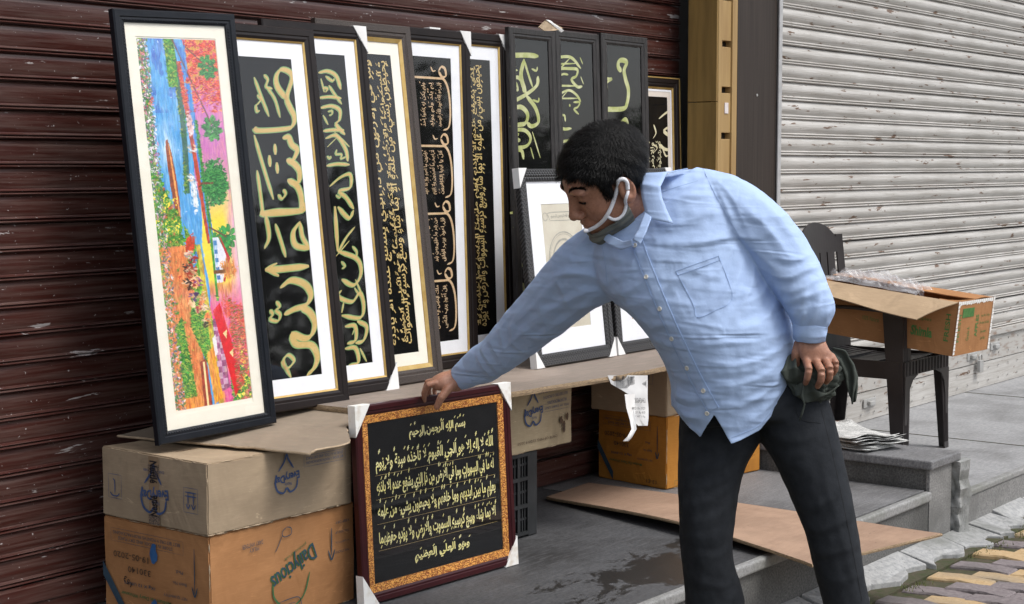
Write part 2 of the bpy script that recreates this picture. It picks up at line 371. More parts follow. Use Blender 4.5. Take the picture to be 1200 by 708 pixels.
def text_geo(s, arabic=False, marks=False, seed=0, bold=0):
    """text as flat faces, normalised to the box 0..1 x 0..1; returns verts (n,2), faces, aspect"""
    key = (s, marks, seed, bold)
    if key in _tc: return _tc[key]
    c = bpy.data.curves.new('t', 'FONT'); c.body = shape_ar(s) if arabic else s; c.size = 1; c.resolution_u = 2; c.offset = bold
    o = bpy.data.objects.new('t', c); COL.objects.link(o); bpy.context.view_layer.update()
    me = bpy.data.meshes.new_from_object(o.evaluated_get(bpy.context.evaluated_depsgraph_get()))
    v = np.array([p.co[:] for p in me.vertices]).reshape(-1, 3); f = [list(p.vertices) for p in me.polygons]
    bpy.data.objects.remove(o); bpy.data.curves.remove(c); bpy.data.meshes.remove(me)
    par = list(range(len(v)))
    def find(a):
        while par[a] != a: par[a] = par[par[a]]; a = par[a]
        return a
    for q in f:
        for a in q[1:]: par[find(a)] = find(q[0])
    ids = {}; 
    for i in range(len(v)): v[i, 2] = (ids.setdefault(find(i), len(ids)) % 3)*.00025
    mn, mx = v[:, :2].min(0), v[:, :2].max(0); asp = (mx[0]-mn[0])/(mx[1]-mn[1])
    if marks:
        r = np.random.default_rng(seed); W_ = mx[0]-mn[0]; n = int(W_/.55); vv = [v]; k = len(v)
        for i in range(n):
            x = mn[0]+W_*(i+r.uniform(.1, .9))/n; y = r.choice([.84, .95, -.20, -.30]); l = r.uniform(.22, .34)
            q = np.array([[x, y, .0008], [x+.05, y-.06, .0008], [x+l, y+l*.45, .0008], [x+l-.06, y+l*.45+.05, .0008]])
            vv.append(q); f.append([k, k+1, k+2, k+3]); k += 4
            if r.random() < .4:
                q2 = q.copy(); q2[:, 1] += .12; vv.append(q2); f.append([k, k+1, k+2, k+3]); k += 4
        v = np.concatenate(vv); mn, mx = v[:, :2].min(0), v[:, :2].max(0)
    v = v.copy(); v[:, :2] = (v[:, :2]-mn)/(mx-mn)
    _tc[key] = (v, f, asp); return _tc[key]
def ribbon(mb, pts, w, T, lift=.0008, thin=.45, nib=.6, sub=6):
    """pen stroke: smooth path in local 2-D; the width swells with the direction like a slanted nib"""
    p = np.array(pts, float)
    if len(p) > 2:
        q = np.vstack([2*p[0]-p[1], p, 2*p[-1]-p[-2]]); out = []
        for i in range(1, len(q)-2):
            for t in np.linspace(0, 1, sub, endpoint=False):
                a, b, c, d = q[i-1], q[i], q[i+1], q[i+2]
                out.append(.5*((2*b)+(-a+c)*t+(2*a-5*b+4*c-d)*t*t+(-a+3*b-3*c+d)*t**3))
        out.append(p[-1]); p = np.array(out)
    else: p = np.array([p[0]*(1-t)+p[1]*t for t in np.linspace(0, 1, 4)])
    d = np.gradient(p, axis=0); d /= np.linalg.norm(d, axis=1)[:, None]+1e-9
    n = np.stack([-d[:, 1], d[:, 0]], 1); m = len(p)
    nb = np.array([math.cos(nib), math.sin(nib)])
    k = thin+(1-thin)*np.abs(n@nb); e = np.clip(np.minimum(np.arange(m)+.6, m-1-np.arange(m)+.6)/2.2, .35, 1)
    h = (w*.5*k*e)[:, None]*n
    v = [T(x, y, lift) for x, y in p+h]+[T(x, y, lift) for x, y in p-h]
    mb.add(v, [(i, i+1, m+i+1, m+i) for i in range(m-1)])
# ------------------------------------------------------------------ picture frames
M['frame_black'] = pm('blue_black_moulding', (.005, .007, .011), (.009, .011, .016), 20, .42, spec=.3, bmp=.15, bscale=90)
M['frame_dark'] = pm('dark_brown_moulding', (.010, .007, .007), (.016, .011, .010), 12, .4, spec=.3, bmp=.1)
M['gold'] = pm('gilt_lip', (.52, .33, .10), (.62, .44, .17), 30, .35, metal=.6)
M['mat_white'] = pm('white_mat_board', (.86, .87, .90), (.83, .84, .87), 30, .85)
M['mat_cream'] = pm('cream_mat_board', (.87, .83, .72), (.84, .80, .69), 30, .85)
M['mat_gold'] = pm('pale_gold_mat_board', (.72, .63, .42), (.66, .56, .36), 30, .7)
M['panel'] = pm('black_print', (.005, .005, .0055), (.007, .007, .0075), 30, .8, spec=.04)
M['paper'] = pm('white_card', (.80, .80, .79), (.70, .69, .67), 6, .75)
M['paper_old'] = pm('stained_white_card', (.78, .77, .74), (.52, .44, .34), 18, .8, lo=.5, hi=.72)
def gilt(name, a, b, sc=420, rough=.6):
    return pm(name, a, b, sc, rough, lo=.42, hi=.58, spec=.2)
M['ink_gold'] = gilt('glitter_gold_ink', (.54, .35, .12), (.66, .50, .21))
M['ink_green'] = gilt('glitter_green_ink', (.16, .34, .12), (.30, .46, .20))
M['ink_yel'] = gilt('gold_leaf_ink', (.56, .40, .14), (.68, .53, .24), 200)
M['ink_peach'] = gilt('peach_gold_ink', (.60, .41, .23), (.70, .52, .33), 200)
M['ink_lime'] = pm('lime_gold_paint', (.36, .40, .09), (.62, .62, .34), 22, .5)
M['ink_bright'] = pm('bright_yellow_ink', (.78, .70, .24), (.84, .78, .40), 60, .5)
M['ink_cream'] = pm('cream_ink', (.74, .66, .40), (.78, .72, .5), 60, .5)
M['backing'] = pm('brown_backing_board', (.20, .13, .07), (.15, .10, .06), 8, .9)
def glassmat():
    m = bpy.data.materials.new('picture_glass'); m.use_nodes = True; nt = m.node_tree; N, L = nt.nodes, nt.links
    N.remove(N['Principled BSDF']); t = N.new('ShaderNodeBsdfTransparent'); g = N.new('ShaderNodeBsdfGlossy'); g.inputs['Roughness'].default_value = .03
    f = N.new('ShaderNodeFresnel'); f.inputs['IOR'].default_value = 1.62; mx = N.new('ShaderNodeMixShader')
    ge = N.new('ShaderNodeNewGeometry'); iv = N.new('ShaderNodeMath'); iv.operation = 'SUBTRACT'; iv.inputs[0].default_value = 1; L.new(ge.outputs['Backfacing'], iv.inputs[1])
    mu = N.new('ShaderNodeMath'); mu.operation = 'MULTIPLY'; L.new(f.outputs[0], mu.inputs[0]); L.new(iv.outputs[0], mu.inputs[1]); L.new(mu.outputs[0], mx.inputs[0]); L.new(t.outputs[0], mx.inputs[1]); L.new(g.outputs[0], mx.inputs[2]); L.new(mx.outputs[0], N['Material Output'].inputs[0])
    return m
M['glass'] = glassmat()
def carved(name, a, b, kind):
    m, nt, N, L, bs_ = newmat(name); bs_.inputs['Roughness'].default_value = .42
    co = coord(nt)
    if kind == 'weave':
        w1 = N.new('ShaderNodeTexWave'); w1.inputs['Scale'].default_value = 42; w1.bands_direction = 'DIAGONAL'; w1.inputs['Distortion'].default_value = 0; L.new(co, w1.inputs[0])
        w2 = N.new('ShaderNodeTexWave'); w2.inputs['Scale'].default_value = 42; w2.bands_direction = 'DIAGONAL'; L.new(coord(nt, False, (-1, 1, 1)), w2.inputs[0])
        mm = N.new('ShaderNodeMath'); mm.operation = 'MAXIMUM'; L.new(w1.outputs['Fac'], mm.inputs[0]); L.new(w2.outputs['Fac'], mm.inputs[1]); h = mm.outputs[0]
    elif kind == 'scroll':
        v = N.new('ShaderNodeTexVoronoi'); v.inputs['Scale'].default_value = 75; v.feature = 'SMOOTH_F1'; L.new(co, v.inputs['Vector'])
        w = N.new('ShaderNodeTexWave'); w.wave_type = 'RINGS'; w.inputs['Scale'].default_value = 30; w.inputs['Distortion'].default_value = 14; w.inputs['Detail Scale'].default_value = 3; L.new(co, w.inputs[0])
        mm = N.new('ShaderNodeMath'); mm.operation = 'MULTIPLY'; L.new(v.outputs[0], mm.inputs[0]); L.new(w.outputs['Fac'], mm.inputs[1]); h = ramp(nt, mm.outputs[0], [(.05, (0, 0, 0)), (.3, (1, 1, 1))])
    else:
        h = noise(nt, coord(nt, False, (1, 1, .12) if kind == 'grain' else (1, 1, 1)), 120 if kind == 'grain' else 260, 4, .7)
    L.new(ramp(nt, h, [(.3, a), (.65, b)]), bs_.inputs['Base Color']); bump(nt, bs_, h, .8, .003); return m
M['weave'] = carved('black_woven_moulding', (.004, .004, .0045), (.035, .035, .037), 'weave')
M['grain'] = carved('charcoal_grained_moulding', (.010, .009, .009), (.040, .035, .033), 'grain')
M['speck'] = carved('speckled_brown_moulding', (.014, .011, .010), (.070, .050, .040), 'speck')
M['scroll'] = carved('orange_gold_scroll_moulding', (.30, .085, .012), (.72, .33, .07), 'scroll')
M['maroon'] = pm('maroon_lacquer', (.030, .003, .005), (.042, .005, .007), 9, .3, spec=.35)
def moulding(mb, w, h, o, i, yo, yi, yb, steps=None):
    """mitred picture moulding between outer inset o and inner inset i; depth at outer/inner edge yo/yi (towards -y), back yb"""
    prof = [(o, yb), (o, yo)]+(steps or [])+[(i, yi), (i, yb)]
    def ring(a, y): return [(a, y, a), (w-a, y, a), (w-a, y, h-a), (a, y, h-a)]
    v = [p for a, y in prof for p in ring(a, y)]; n = len(prof)
    f = [(k*4+j, k*4+(j+1) % 4, ((k+1) % n)*4+(j+1) % 4, ((k+1) % n)*4+j) for k in range(n) for j in range(4)]
    return mb.add(v, f)
def ringplane(mb, w, h, o, i, y0, y1):
    return moulding(mb, w, h, o, i, y0, y0, y1)
def frame(pose, name, label, group, mw_, mh_, fm, mat_w=0, mat_m=None, lip=None, lip_w=.005, beads=False, glass=True, corners=(), cm=None, cs=.055, prof=None, panel_m=None, mat_t=None, panel=True):
    x, y, z, yaw, lean, roll, w, h = pose
    X = Vector((math.cos(yaw), math.sin(yaw), 0)); B = Vector((-math.sin(yaw), math.cos(yaw), 0))
    V = Vector((0, 0, 1))*math.cos(lean)+B*math.sin(lean)
    X2 = X*math.cos(roll)+V*math.sin(roll); V2 = -X*math.sin(roll)+V*math.cos(roll); Yv = V2.cross(X2)
    mat = Matrix(((X2.x, Yv.x, V2.x, x), (X2.y, Yv.y, V2.y, y), (X2.z, Yv.z, V2.z, z), (0, 0, 0, 1)))
    t = thing(name, label, 'picture frame', group=group, mw=mat)
    t['dims'] = 0; del t['dims']
    D = .022
    fo = moulding(MB(), w, h, 0, mw_, .004, .006, D, prof or [(.004, .0), (mw_*.55, .0005), (mw_*.62, .0035), (mw_*.8, .003)]).build('moulding', fm, t)
    ii = mw_
    if beads:
        # a row of small beads along the inner edge
        bd = MB(); a = mw_-.006; stp = .0085; r = .0026
        for k in range(int((h-2*a)/stp)):
            for xx in (a, w-a): zc = a+k*stp; bd.add([(xx-r, .004, zc-r), (xx+r, .004, zc-r), (xx+r, .004, zc+r), (xx-r, .004, zc+r), (xx, .0005, zc)], [(0, 1, 4), (1, 2, 4), (2, 3, 4), (3, 0, 4)])
        for k in range(int((w-2*a)/stp)):
            for zc in (a, h-a): xx = a+k*stp; bd.add([(xx-r, .004, zc-r), (xx+r, .004, zc-r), (xx+r, .004, zc+r), (xx-r, .004, zc+r), (xx, .0005, zc)], [(0, 1, 4), (1, 2, 4), (2, 3, 4), (3, 0, 4)])
        tag(bd.build('bead', fm, t), kind='stuff')
    if lip is not None:
        moulding(MB(), w, h, mw_+.0003, mw_+lip_w, .0055, .0085, .0125).build('inner_lip', lip, t); ii = mw_+lip_w+.0002
    if mat_w:
        ringplane(MB(), w, h, ii+.0002, ii+mat_w, .0115, .0128).build('mat', mat_m, t)
        ii2 = ii+mat_w
    else: ii2 = ii
    if panel: MB().box((ii2-(.004 if mat_w else -.0003), .0130, ii2-(.004 if mat_w else -.0003)), (w-ii2+(.004 if mat_w else -.0003), .0145, h-ii2+(.004 if mat_w else -.0003))).build('print', panel_m or M['panel'], t)
    MB().box((mw_*.3, D+.0003, mw_*.3), (w-mw_*.3, D+.003, h-mw_*.3)).build('backing_board', M['backing'], t)
    if glass: MB().box((ii+.0005, .0088, ii+.0005), (w-ii-.0005, .0102, h-ii-.0005)).build('glass', M['glass'], t)
    for c in corners:
        cx, cz = {'bl': (0, 0), 'br': (w, 0), 'tl': (0, h), 'tr': (w, h)}[c]; sx = 1 if cx == 0 else -1; sz = 1 if cz == 0 else -1
        e = .0025; a = cs; q = a*1.5
        mb = MB()
        tri = [(cx-sx*e, cz-sz*e), (cx+sx*a, cz-sz*e), (cx-sx*e, cz+sz*q)]
        if sx*sz < 0: tri = tri[::-1]
        mb.add([(p, -.0022, r) for p, r in tri]+[(p, D+.005, r) for p, r in tri], [(0, 1, 2), (5, 4, 3), (0, 3, 4, 1), (1, 4, 5, 2), (2, 5, 3, 0)])
        mb.build('corner_protector', cm or M['paper'], t, bevel=.001)
    t2 = dict(t=t, w=w, h=h, o=ii2, M=mat, inv=mat.inverted())
    return t2
def panel_T(fr, y=.0128):
    return lambda u, v, l=0: (u, y-l, v)
def px2panel(fr, y=.0128):
    """photograph pixel -> the point on this print (local u, v)"""
    inv = np.array(fr['inv']); o = (inv@np.array([*CAM, 1]))[:3]
    def g(px, py):
        d = inv[:3, :3]@ray(px, py); s_ = (y-o[1])/d[1]; q = o+d*s_; return (q[0], q[2])
    return g
def strokes(fr, mat, lst, scale=1, ox=0, oy=0, k=1, name='lettering', outline=None, thin=.33, nib=.6):
    """strokes: (width, [(x,y),...]) measured on an enlargement; (ox,oy)+xy/k = photograph pixel"""
    g = px2panel(fr); T = panel_T(fr)
    a = g(ox, oy); b = g(ox+10, oy+10); s_ = (abs(b[0]-a[0])+abs(b[1]-a[1]))/20
    for off, mt, nm, lf in ([(outline[1], outline[0], 'lettering_outline', .0004)] if outline else [])+[(0, mat, name, .0009)]:
        mb = MB()
        for i, (w, pts) in enumerate(lst):
            pp = [g(ox+x/k, oy+y/k) for x, y in pts]
            ribbon(mb, pp, (w/k)*s_*scale+off, T, lf+.00004*i, thin, nib)
        mb.build(nm, mt, fr['t'])
def textline(fr, mat, s, box_, rot=True, marks=True, seed=0, name='lettering', bold=.012, arabic=True, thick=0):
    """text laid in box (u0,v0,u1,v1) of the print; rot: reading downwards with letter tops to the left"""
    v, f, _ = text_geo(s, arabic, marks, seed, bold); u0, v0, u1, v1 = box_
    if rot: pts = [(u1-(u1-u0)*b, .0120-c, v0+(v1-v0)*a) for a, b, c in v]
    else: pts = [(u0+(u1-u0)*a, .0120-c, v0+(v1-v0)*b) for a, b, c in v]
    mb = MB(); mb.add(pts, f); mb.build(name, mat, fr['t'])
GR = 'tall framed pictures leaning against the brown shutter'
# --- 1: the painting (landscape picture stood on its end)
f1 = frame([2.812, 3.334, .720, -.065, .102, .032, .408, 1.159], 'framed_painting', 'tall black beaded frame with a bright village landscape painting turned on its side', GR, .034, .046, M['frame_black'], .036, M['mat_cream'], beads=True, panel=False)
f2 = frame([3.104, 3.365, .752, -.058, .13, 0, .45, 1.127], 'framed_calligraphy', 'tall dark frame with large gold letters on black, right beside the painting', GR, .040, .042, M['frame_dark'], .048, M['mat_white'], lip=M['gold'])
f3 = frame([3.387, 3.396, .760, -.039, .117, .002, .429, 1.141], 'framed_calligraphy', 'dark frame with green edged gold script and white card corners, third from the left', GR, .040, .042, M['frame_dark'], .046, M['mat_white'], lip=M['gold'], corners=('tr', 'br'))
f4 = frame([3.640, 3.415, .763, -.03, .124, 0, .43, 1.161], 'framed_calligraphy', 'speckled brown frame with gold lip and cream mat around dense gold script', GR, .044, .044, M['speck'], .040, M['mat_cream'], lip=M['gold'], lip_w=.014)
f5 = frame([4.017, 3.565, .763, -.02, .035, 0, .43, 1.16], 'framed_calligraphy', 'tall dark frame with four looping peach letters and small text blocks', GR, .044, .044, M['frame_dark'], .045, M['mat_white'], lip=M['gold'], corners=('tr',))
f6 = frame([4.282, 3.600, .763, -.01, .034, 0, .43, 1.167], 'framed_calligraphy', 'dark frame with a narrow line of gold script, just left of the grained frames', GR, .042, .042, M['frame_dark'], .046, M['mat_white'], lip=M['gold'], corners=('tr', 'tl', 'br'))
f7 = frame([4.687, 3.56, .763, 0, .04, 0, .281, 1.197], 'framed_calligraphy', 'leftmost of the three charcoal grained frames with broad lime lettering', GR, .038, .05, M['grain'])
f8 = frame([4.972, 3.562, .763, 0, .04, 0, .29, 1.204], 'framed_calligraphy', 'middle one of the three charcoal grained frames, above the man’s hair', GR, .038, .05, M['grain'])
f9 = frame([5.265, 3.565, .763, 0, .03, 0, .330, 1.211], 'framed_calligraphy', 'rightmost of the three charcoal grained frames with one long lime letter', GR, .042, .05, M['grain'])
f10 = frame([5.500, 3.612, .763, 0, .03, 0, .410, 1.064], 'framed_calligraphy', 'brown and gold frame with pink mat and cream script beside the timber post', GR, .042, .05, M['frame_dark'], .032, pm('cream_pink_mat', (.80, .72, .64), (.74, .66, .58), 20, .8), lip=M['gold'], lip_w=.008)
ringplane(MB(), .41, 1.064, .001, .006, -.002, .004).build('outer_gilt_edge', M['gold'], f10['t'])
ringplane(MB(), .41, 1.064, .052, .060, .0100, .0114).build('white_inner_mat', M['mat_white'], f10['t'])
f11 = frame([4.467, 3.318, .763, -.007, .118, .002, .483, .691], 'framed_print', 'black woven frame with white mat and faded beige seal print, behind the reaching arm', 'smaller woven black frames at the front of the board', .044, .05, M['weave'], .080, M['mat_white'], corners=('tl', 'bl', 'br'), cs=.045, panel_m=pm('beige_print', (.62, .58, .47), (.55, .50, .40), 12, .8))
f12 = frame([4.975, 3.320, .763, 0, .10, 0, .46, .69], 'framed_print', 'black woven frame with white mat mostly hidden behind the man in blue', 'smaller woven black frames at the front of the board', .044, .05, M['weave'], .080, M['mat_white'], corners=('tr', 'bl'), cs=.045, panel_m=pm('tan_print', (.45, .30, .17), (.55, .50, .40), 30, .8))
f13 = frame([3.292, 3.047, .227, -.053, .058, 0, .663, .564], 'framed_calligraphy', 'maroon and orange-gold frame with six lines of yellow script, held up by the man', None, .030, .05, M['maroon'], .0, corners=('bl', 'br', 'tl', 'tr'), lip=M['scroll'], lip_w=.023, cs=.058, cm=M['paper_old'])
# large pen strokes, frame 2
A = [(24, [(215,200),(178,150),(172,108),(190,78),(222,84),(238,112),(216,190),(228,232),(246,270),(242,305),(214,322),(100,330),(82,316)]),
 (9, [(80,108),(110,190),(142,272)]), (9, [(92,182),(108,200),(98,216),(88,228),(92,250),(104,246)]), (9, [(120,98),(136,118),(130,148),(156,156)]), (8, [(130,146),(166,200),(188,276)]),
 (26, [(198,362),(222,358),(236,388),(258,410),(244,448),(228,458)]), (27, [(214,452),(246,468),(268,500),(262,545),(225,548)]), (27, [(218,535),(258,560),(276,610),(272,655),(240,668),(130,675),(106,664)]),
 (22, [(166,385),(168,430)]), (22, [(143,432),(146,480)]), (22, [(174,462),(177,508)]), (11, [(80,348),(118,480),(160,616)]), (12, [(92,494),(104,580),(118,690)]), (11, [(178,596),(196,612),(210,592),(200,574)])]
strokes(f2, M['ink_gold'], A, 1, 275, 60, 3.54, outline=(M['ink_green'], .0085), name='lettering')
B_ = [(24, [(195,-8),(188,20),(60,24)]), (14, [(62,30),(74,110),(58,152)]), (10, [(96,66),(114,122),(132,182)]), (20, [(182,58),(158,96),(166,140),(214,152)]), (14, [(182,62),(190,112),(214,152)]),
 (27, [(60,226),(120,222),(212,212)]), (16, [(62,222),(102,202)]), (16, [(62,222),(108,246)]),
 (25, [(112,288),(150,262),(198,276),(218,312),(202,346),(160,362),(126,380)]), (25, [(180,352),(214,372),(232,408),(222,448),(196,462),(150,444)]), (25, [(150,446),(168,482),(220,486),(240,522),(232,560),(204,592)]),
 (10, [(76,364),(86,378),(78,396),(104,402),(112,380),(98,366),(110,352),(98,334)]), (10, [(116,542),(136,566),(160,540),(140,520),(124,544),(150,598)])]
strokes(f2, M['ink_gold'], B_, 1, 290, 240, 2.95, outline=(M['ink_green'], .0085))
A = [(15,[(30,95),(70,88),(108,110),(128,168)]),(12,[(30,205),(80,200),(130,206)]),(8,[(75,150),(100,188),(132,232)]),(15,[(35,250),(85,240),(122,258),(122,298),(108,322),(146,365)]),(15,[(50,350),(90,345),(142,345)]),(8,[(50,280),(72,322)]),
 (14,[(60,382),(108,370),(148,428),(158,482)]),(7,[(100,355),(165,418)]),(14,[(64,502),(110,494),(166,496)]),(9,[(68,420),(112,376)]),(15,[(78,592),(126,552),(168,540),(168,596),(120,612),(150,640),(184,690)]),(9,[(60,110),(90,130),(100,120)]),
 (6,[(70,265),(88,262),(88,276),(76,282)]),(6,[(110,430),(106,450),(130,452),(128,470),(150,462)]),(6,[(66,460),(80,470),(84,458)]),(6,[(105,630),(122,640),(128,626)]),(8,[(40,120),(55,180)]),(10,[(50,160),(68,165),(60,180)])]
strokes(f3, M['ink_gold'], A, 1, 365, 60, 3.73, outline=(M['ink_green'], .008))
A = [(14,[(48,8),(88,48),(106,20)]),(22,[(38,6),(48,168)]),(13,[(50,170),(78,120),(110,80)]),(14,[(48,168),(118,196),(132,248),(106,290),(62,270)]),(11,[(42,186),(90,130)]),(13,[(62,308),(50,332),(100,350),(128,318),(142,368),(128,408),(62,400)]),
 (13,[(74,440),(110,438),(112,488),(82,502)]),(13,[(118,420),(152,440),(142,488),(112,500)]),(13,[(74,520),(112,518),(122,568),(86,582)]),(6,[(100,150),(116,170),(114,194)]),(6,[(60,205),(74,222),(62,232)]),(7,[(112,270),(146,352)]),(7,[(128,518),(152,566)]),(9,[(70,350),(62,390)]),(7,[(108,300),(128,330)]),(6,[(112,440),(100,470)])]
strokes(f3, M['ink_gold'], A, 1, 380, 240, 3.08, outline=(M['ink_green'], .008))
# frames 7, 8, 9
A = [(19,[(2,118),(100,116),(168,122)]),(20,[(90,138),(72,230),(100,330)]),(10,[(88,140),(112,220),(136,292)]),(17,[(166,232),(158,284),(98,334),(16,378)]),(16,[(98,336),(152,408),(168,482),(132,508),(104,490)]),(14,[(8,246),(58,240),(82,280),(86,322)]),
 (17,[(14,412),(72,402),(108,442),(96,490),(58,500),(10,508)]),(14,[(26,528),(92,530),(124,572),(100,618),(16,628)]),(8,[(34,548),(58,552),(46,570),(66,586),(34,596)]),(8,[(134,538),(178,682)]),(8,[(124,624),(142,688)]),(14,[(28,640),(74,642),(86,690)]),
 (7,[(20,152),(40,180),(30,195),(54,200)]),(8,[(130,192),(156,202),(162,180)]),(8,[(135,362),(166,372),(170,350)]),(9,[(8,458),(35,476),(46,458)]),(8,[(14,262),(24,330)]),(9,[(28,280),(44,270),(54,308),(36,304)])]
strokes(f7, M['ink_lime'], A, 1.45, 595, 40, 4.7, thin=.62)
A = [(12,[(262,130),(345,128),(402,190)]),(9,[(258,165),(372,162)]),(12,[(258,190),(340,190),(382,196),(376,232),(350,250),(382,290),(410,288)]),(11,[(258,284),(370,286)]),(10,[(262,345),(330,310),(374,332),(402,372)]),(9,[(262,355),(384,354)]),(9,[(262,390),(330,312)]),
 (9,[(340,134),(276,204),(258,236)]),(9,[(284,232),(306,220),(332,224)]),(8,[(262,222),(282,270)]),(7,[(396,128),(412,166)]),(7,[(400,234),(416,276)]),(12,[(338,386),(342,400)]),(9,[(360,376),(394,376),(384,402),(364,414),(390,442)]),(9,[(284,450),(310,448),(316,482)]),(12,[(262,470),(300,520),(350,520)]),(12,[(262,600),(350,590),(400,640)])]
strokes(f8, M['ink_lime'], A, 1.4, 595, 40, 4.7, thin=.62)
A = [(20,[(626,205),(608,182),(612,150),(634,144),(654,158),(640,200),(648,250),(664,310),(656,380),(630,412),(500,414)]),(11,[(540,208),(526,232),(548,246),(572,248),(546,268),(546,308)]),(18,[(612,500),(646,470),(658,508),(640,534),(658,572),(654,628)]),(16,[(500,560),(560,570),(610,640)])]
strokes(f9, M['ink_lime'], A, 1.45, 595, 40, 4.7, thin=.62)
A = [(13,[(28,148),(80,146)]),(13,[(20,190),(70,182)]),(10,[(30,235),(60,240)]),(12,[(38,300),(52,318),(40,330)]),(13,[(36,362),(72,352)]),(12,[(40,430),(60,420),(72,450)])]
strokes(f7, M['ink_lime'], A, 1.2, 590, 180, 2.72, thin=.6)
# frame 10
A = [(13,[(566,352),(598,328),(622,338),(614,372),(584,392),(606,412),(634,420)]),(12,[(634,420),(622,452),(590,458),(566,440)]),(7,[(548,372),(556,400),(546,420)]),(6,[(545,440),(560,452),(548,470)]),(7,[(575,440),(590,480),(606,470)])]
strokes(f10, M['ink_cream'], A, 1.1, 580, 20, 2.95)
for i in range(3): textline(f10, M['ink_cream'], ['الله نور السموات', 'والارض مثل نوره', 'كمشكوة فيها مصباح'][i], (.12+.055*i, .52, .17+.055*i, .80), seed=i)
# frame 4, 6: dense script (three, two lines); frame 5: four looping initials with small blocks
K1 = 'الله لا اله الا هو الحي القيوم لا تأخذه سنة ولا نوم له ما في السموات'
K2 = 'وما في الارض من ذا الذي يشفع عنده الا باذنه يعلم ما بين ايديهم وما خلفهم ولا'
K3 = 'يحيطون بشيء من علمه الا بما شاء وسع كرسيه السموات والارض ولا يؤده حفظهما وهو العلي العظيم'
o4 = f4['o']
for i, s_ in enumerate(('الله لا اله الا هو الحي القيوم لا تأخذه', 'وما في الارض من ذا الذي يشفع عنده الا باذنه', 'يحيطون بشيء من علمه الا بما شاء وسع كرسيه السموات')):
    wv = (f4['w']-2*o4-.03)/3; u0 = o4+.012+i*(wv+.003)
    textline(f4, M['ink_yel'], s_, (u0, o4+.03, u0+wv, f4['h']-o4-.02), seed=i, bold=.012); textline(f4, M['ink_yel'], (K2, K3[:48], K3[40:])[i], (u0+wv*.02, o4+.035, u0+wv*.52, f4['h']-o4-.025), seed=i+30, bold=.018)
o6 = f6['o']
for i, s_ in enumerate((K2, 'يحيطون بشيء من علمه الا بما شاء وسع كرسيه السموات والارض ولا يؤده')):
    wv = (f6['w']-2*o6-.07)/2; u0 = o6+.012+i*(wv+.02)
    textline(f6, M['ink_yel'], s_, (u0, o6+.03, u0+wv, f6['h']-o6-.02), seed=i+4, bold=.014); textline(f6, M['ink_yel'], (K1, K2[20:])[i], (u0, o6+.035, u0+wv*.5, f6['h']-o6-.025), seed=i+40, bold=.018)
o5 = f5['o']; H5 = (f5['h']-2*o5-.05)/4; T5 = panel_T(f5); mb = MB(); w5 = f5['w']
QL = [['قل هو الله احد الله الصمد', 'لم يلد ولم يولد', 'ولم يكن له كفوا احد'], ['قل يا ايها الكافرون', 'لا اعبد ما تعبدون ولا انتم', 'عابدون ما اعبد ولا انا عابد'], ['قل اعوذ برب الفلق', 'من شر ما خلق ومن شر', 'غاسق اذا وقب ومن شر'], ['قل اعوذ برب الناس', 'ملك الناس اله الناس', 'من شر الوسواس الخناس']]
for i in range(4):
    zt = f5['h']-o5-.025-i*H5; u1 = w5-o5-.02; u0 = o5+.01
    # the initial: a looped head and a long sweeping tail along the right edge
    ribbon(mb, [(u1-.045, zt-.02), (u1-.030, zt-.006), (u1-.012, zt-.012), (u1-.008, zt-.035), (u1-.028, zt-.040), (u1-.045, zt-.022)], .011, T5, .0010)
    ribbon(mb, [(u0, zt-.046), (u1-.06, zt-.046), (u1-.018, zt-.050), (u1+.004, zt-.09), (u1+.010, zt-.16), (u1, zt-.21), (u1-.03, zt-H5+.008)], .010, T5, .0011)
    ribbon(mb, [(u1-.085, zt-.008), (u1-.075, zt-.022), (u1-.060, zt-.020)], .006, T5, .0012)
    for j, s_ in enumerate(QL[i]):
        ww = .036; a = u1-.028-(j+1)*(ww+.004); textline(f5, M['ink_peach'], s_, (a, zt-H5+.02, a+ww, zt-.06), seed=i*3+j, bold=.02)
mb.build('lettering', M['ink_peach'], f5['t'])
# frame 13: six lines
o = f13['o']; w, h = f13['w'], f13['h']
LN = ['بسم الله الرحمن الرحيم', 'الله لا اله الا هو الحي القيوم لا تأخذه سنة ولا نوم', 'له ما في السموات وما في الارض من ذا الذي يشفع عنده الا باذنه', 'يعلم ما بين ايديهم وما خلفهم ولا يحيطون بشيء من علمه', 'الا بما شاء وسع كرسيه السموت والارض ولا يؤده حفظهما', 'وهو العلي العظيم']
ZC = [.462, .391, .322, .252, .176, .100]
for i, s_ in enumerate(LN):
    if i in (0, 5): a, b = w*.335, w*.70
    else: a, b = o+.028, w-o-.022
    hh = .052 if i in (0, 5) else .072
    textline(f13, M['ink_bright'], s_, (a, ZC[i]-hh/2+.006, b, ZC[i]+hh/2+.006), rot=False, seed=20+i, bold=.026 if i in (0, 5) else .022)
lb = MB()
for i in range(1, 5): lb.box((o+.025, .0123, ZC[i]-.0335), (w-o-.02, .0126, ZC[i]-.0330))
lb.build('ruled_line', M['ink_yel'], f13['t'])
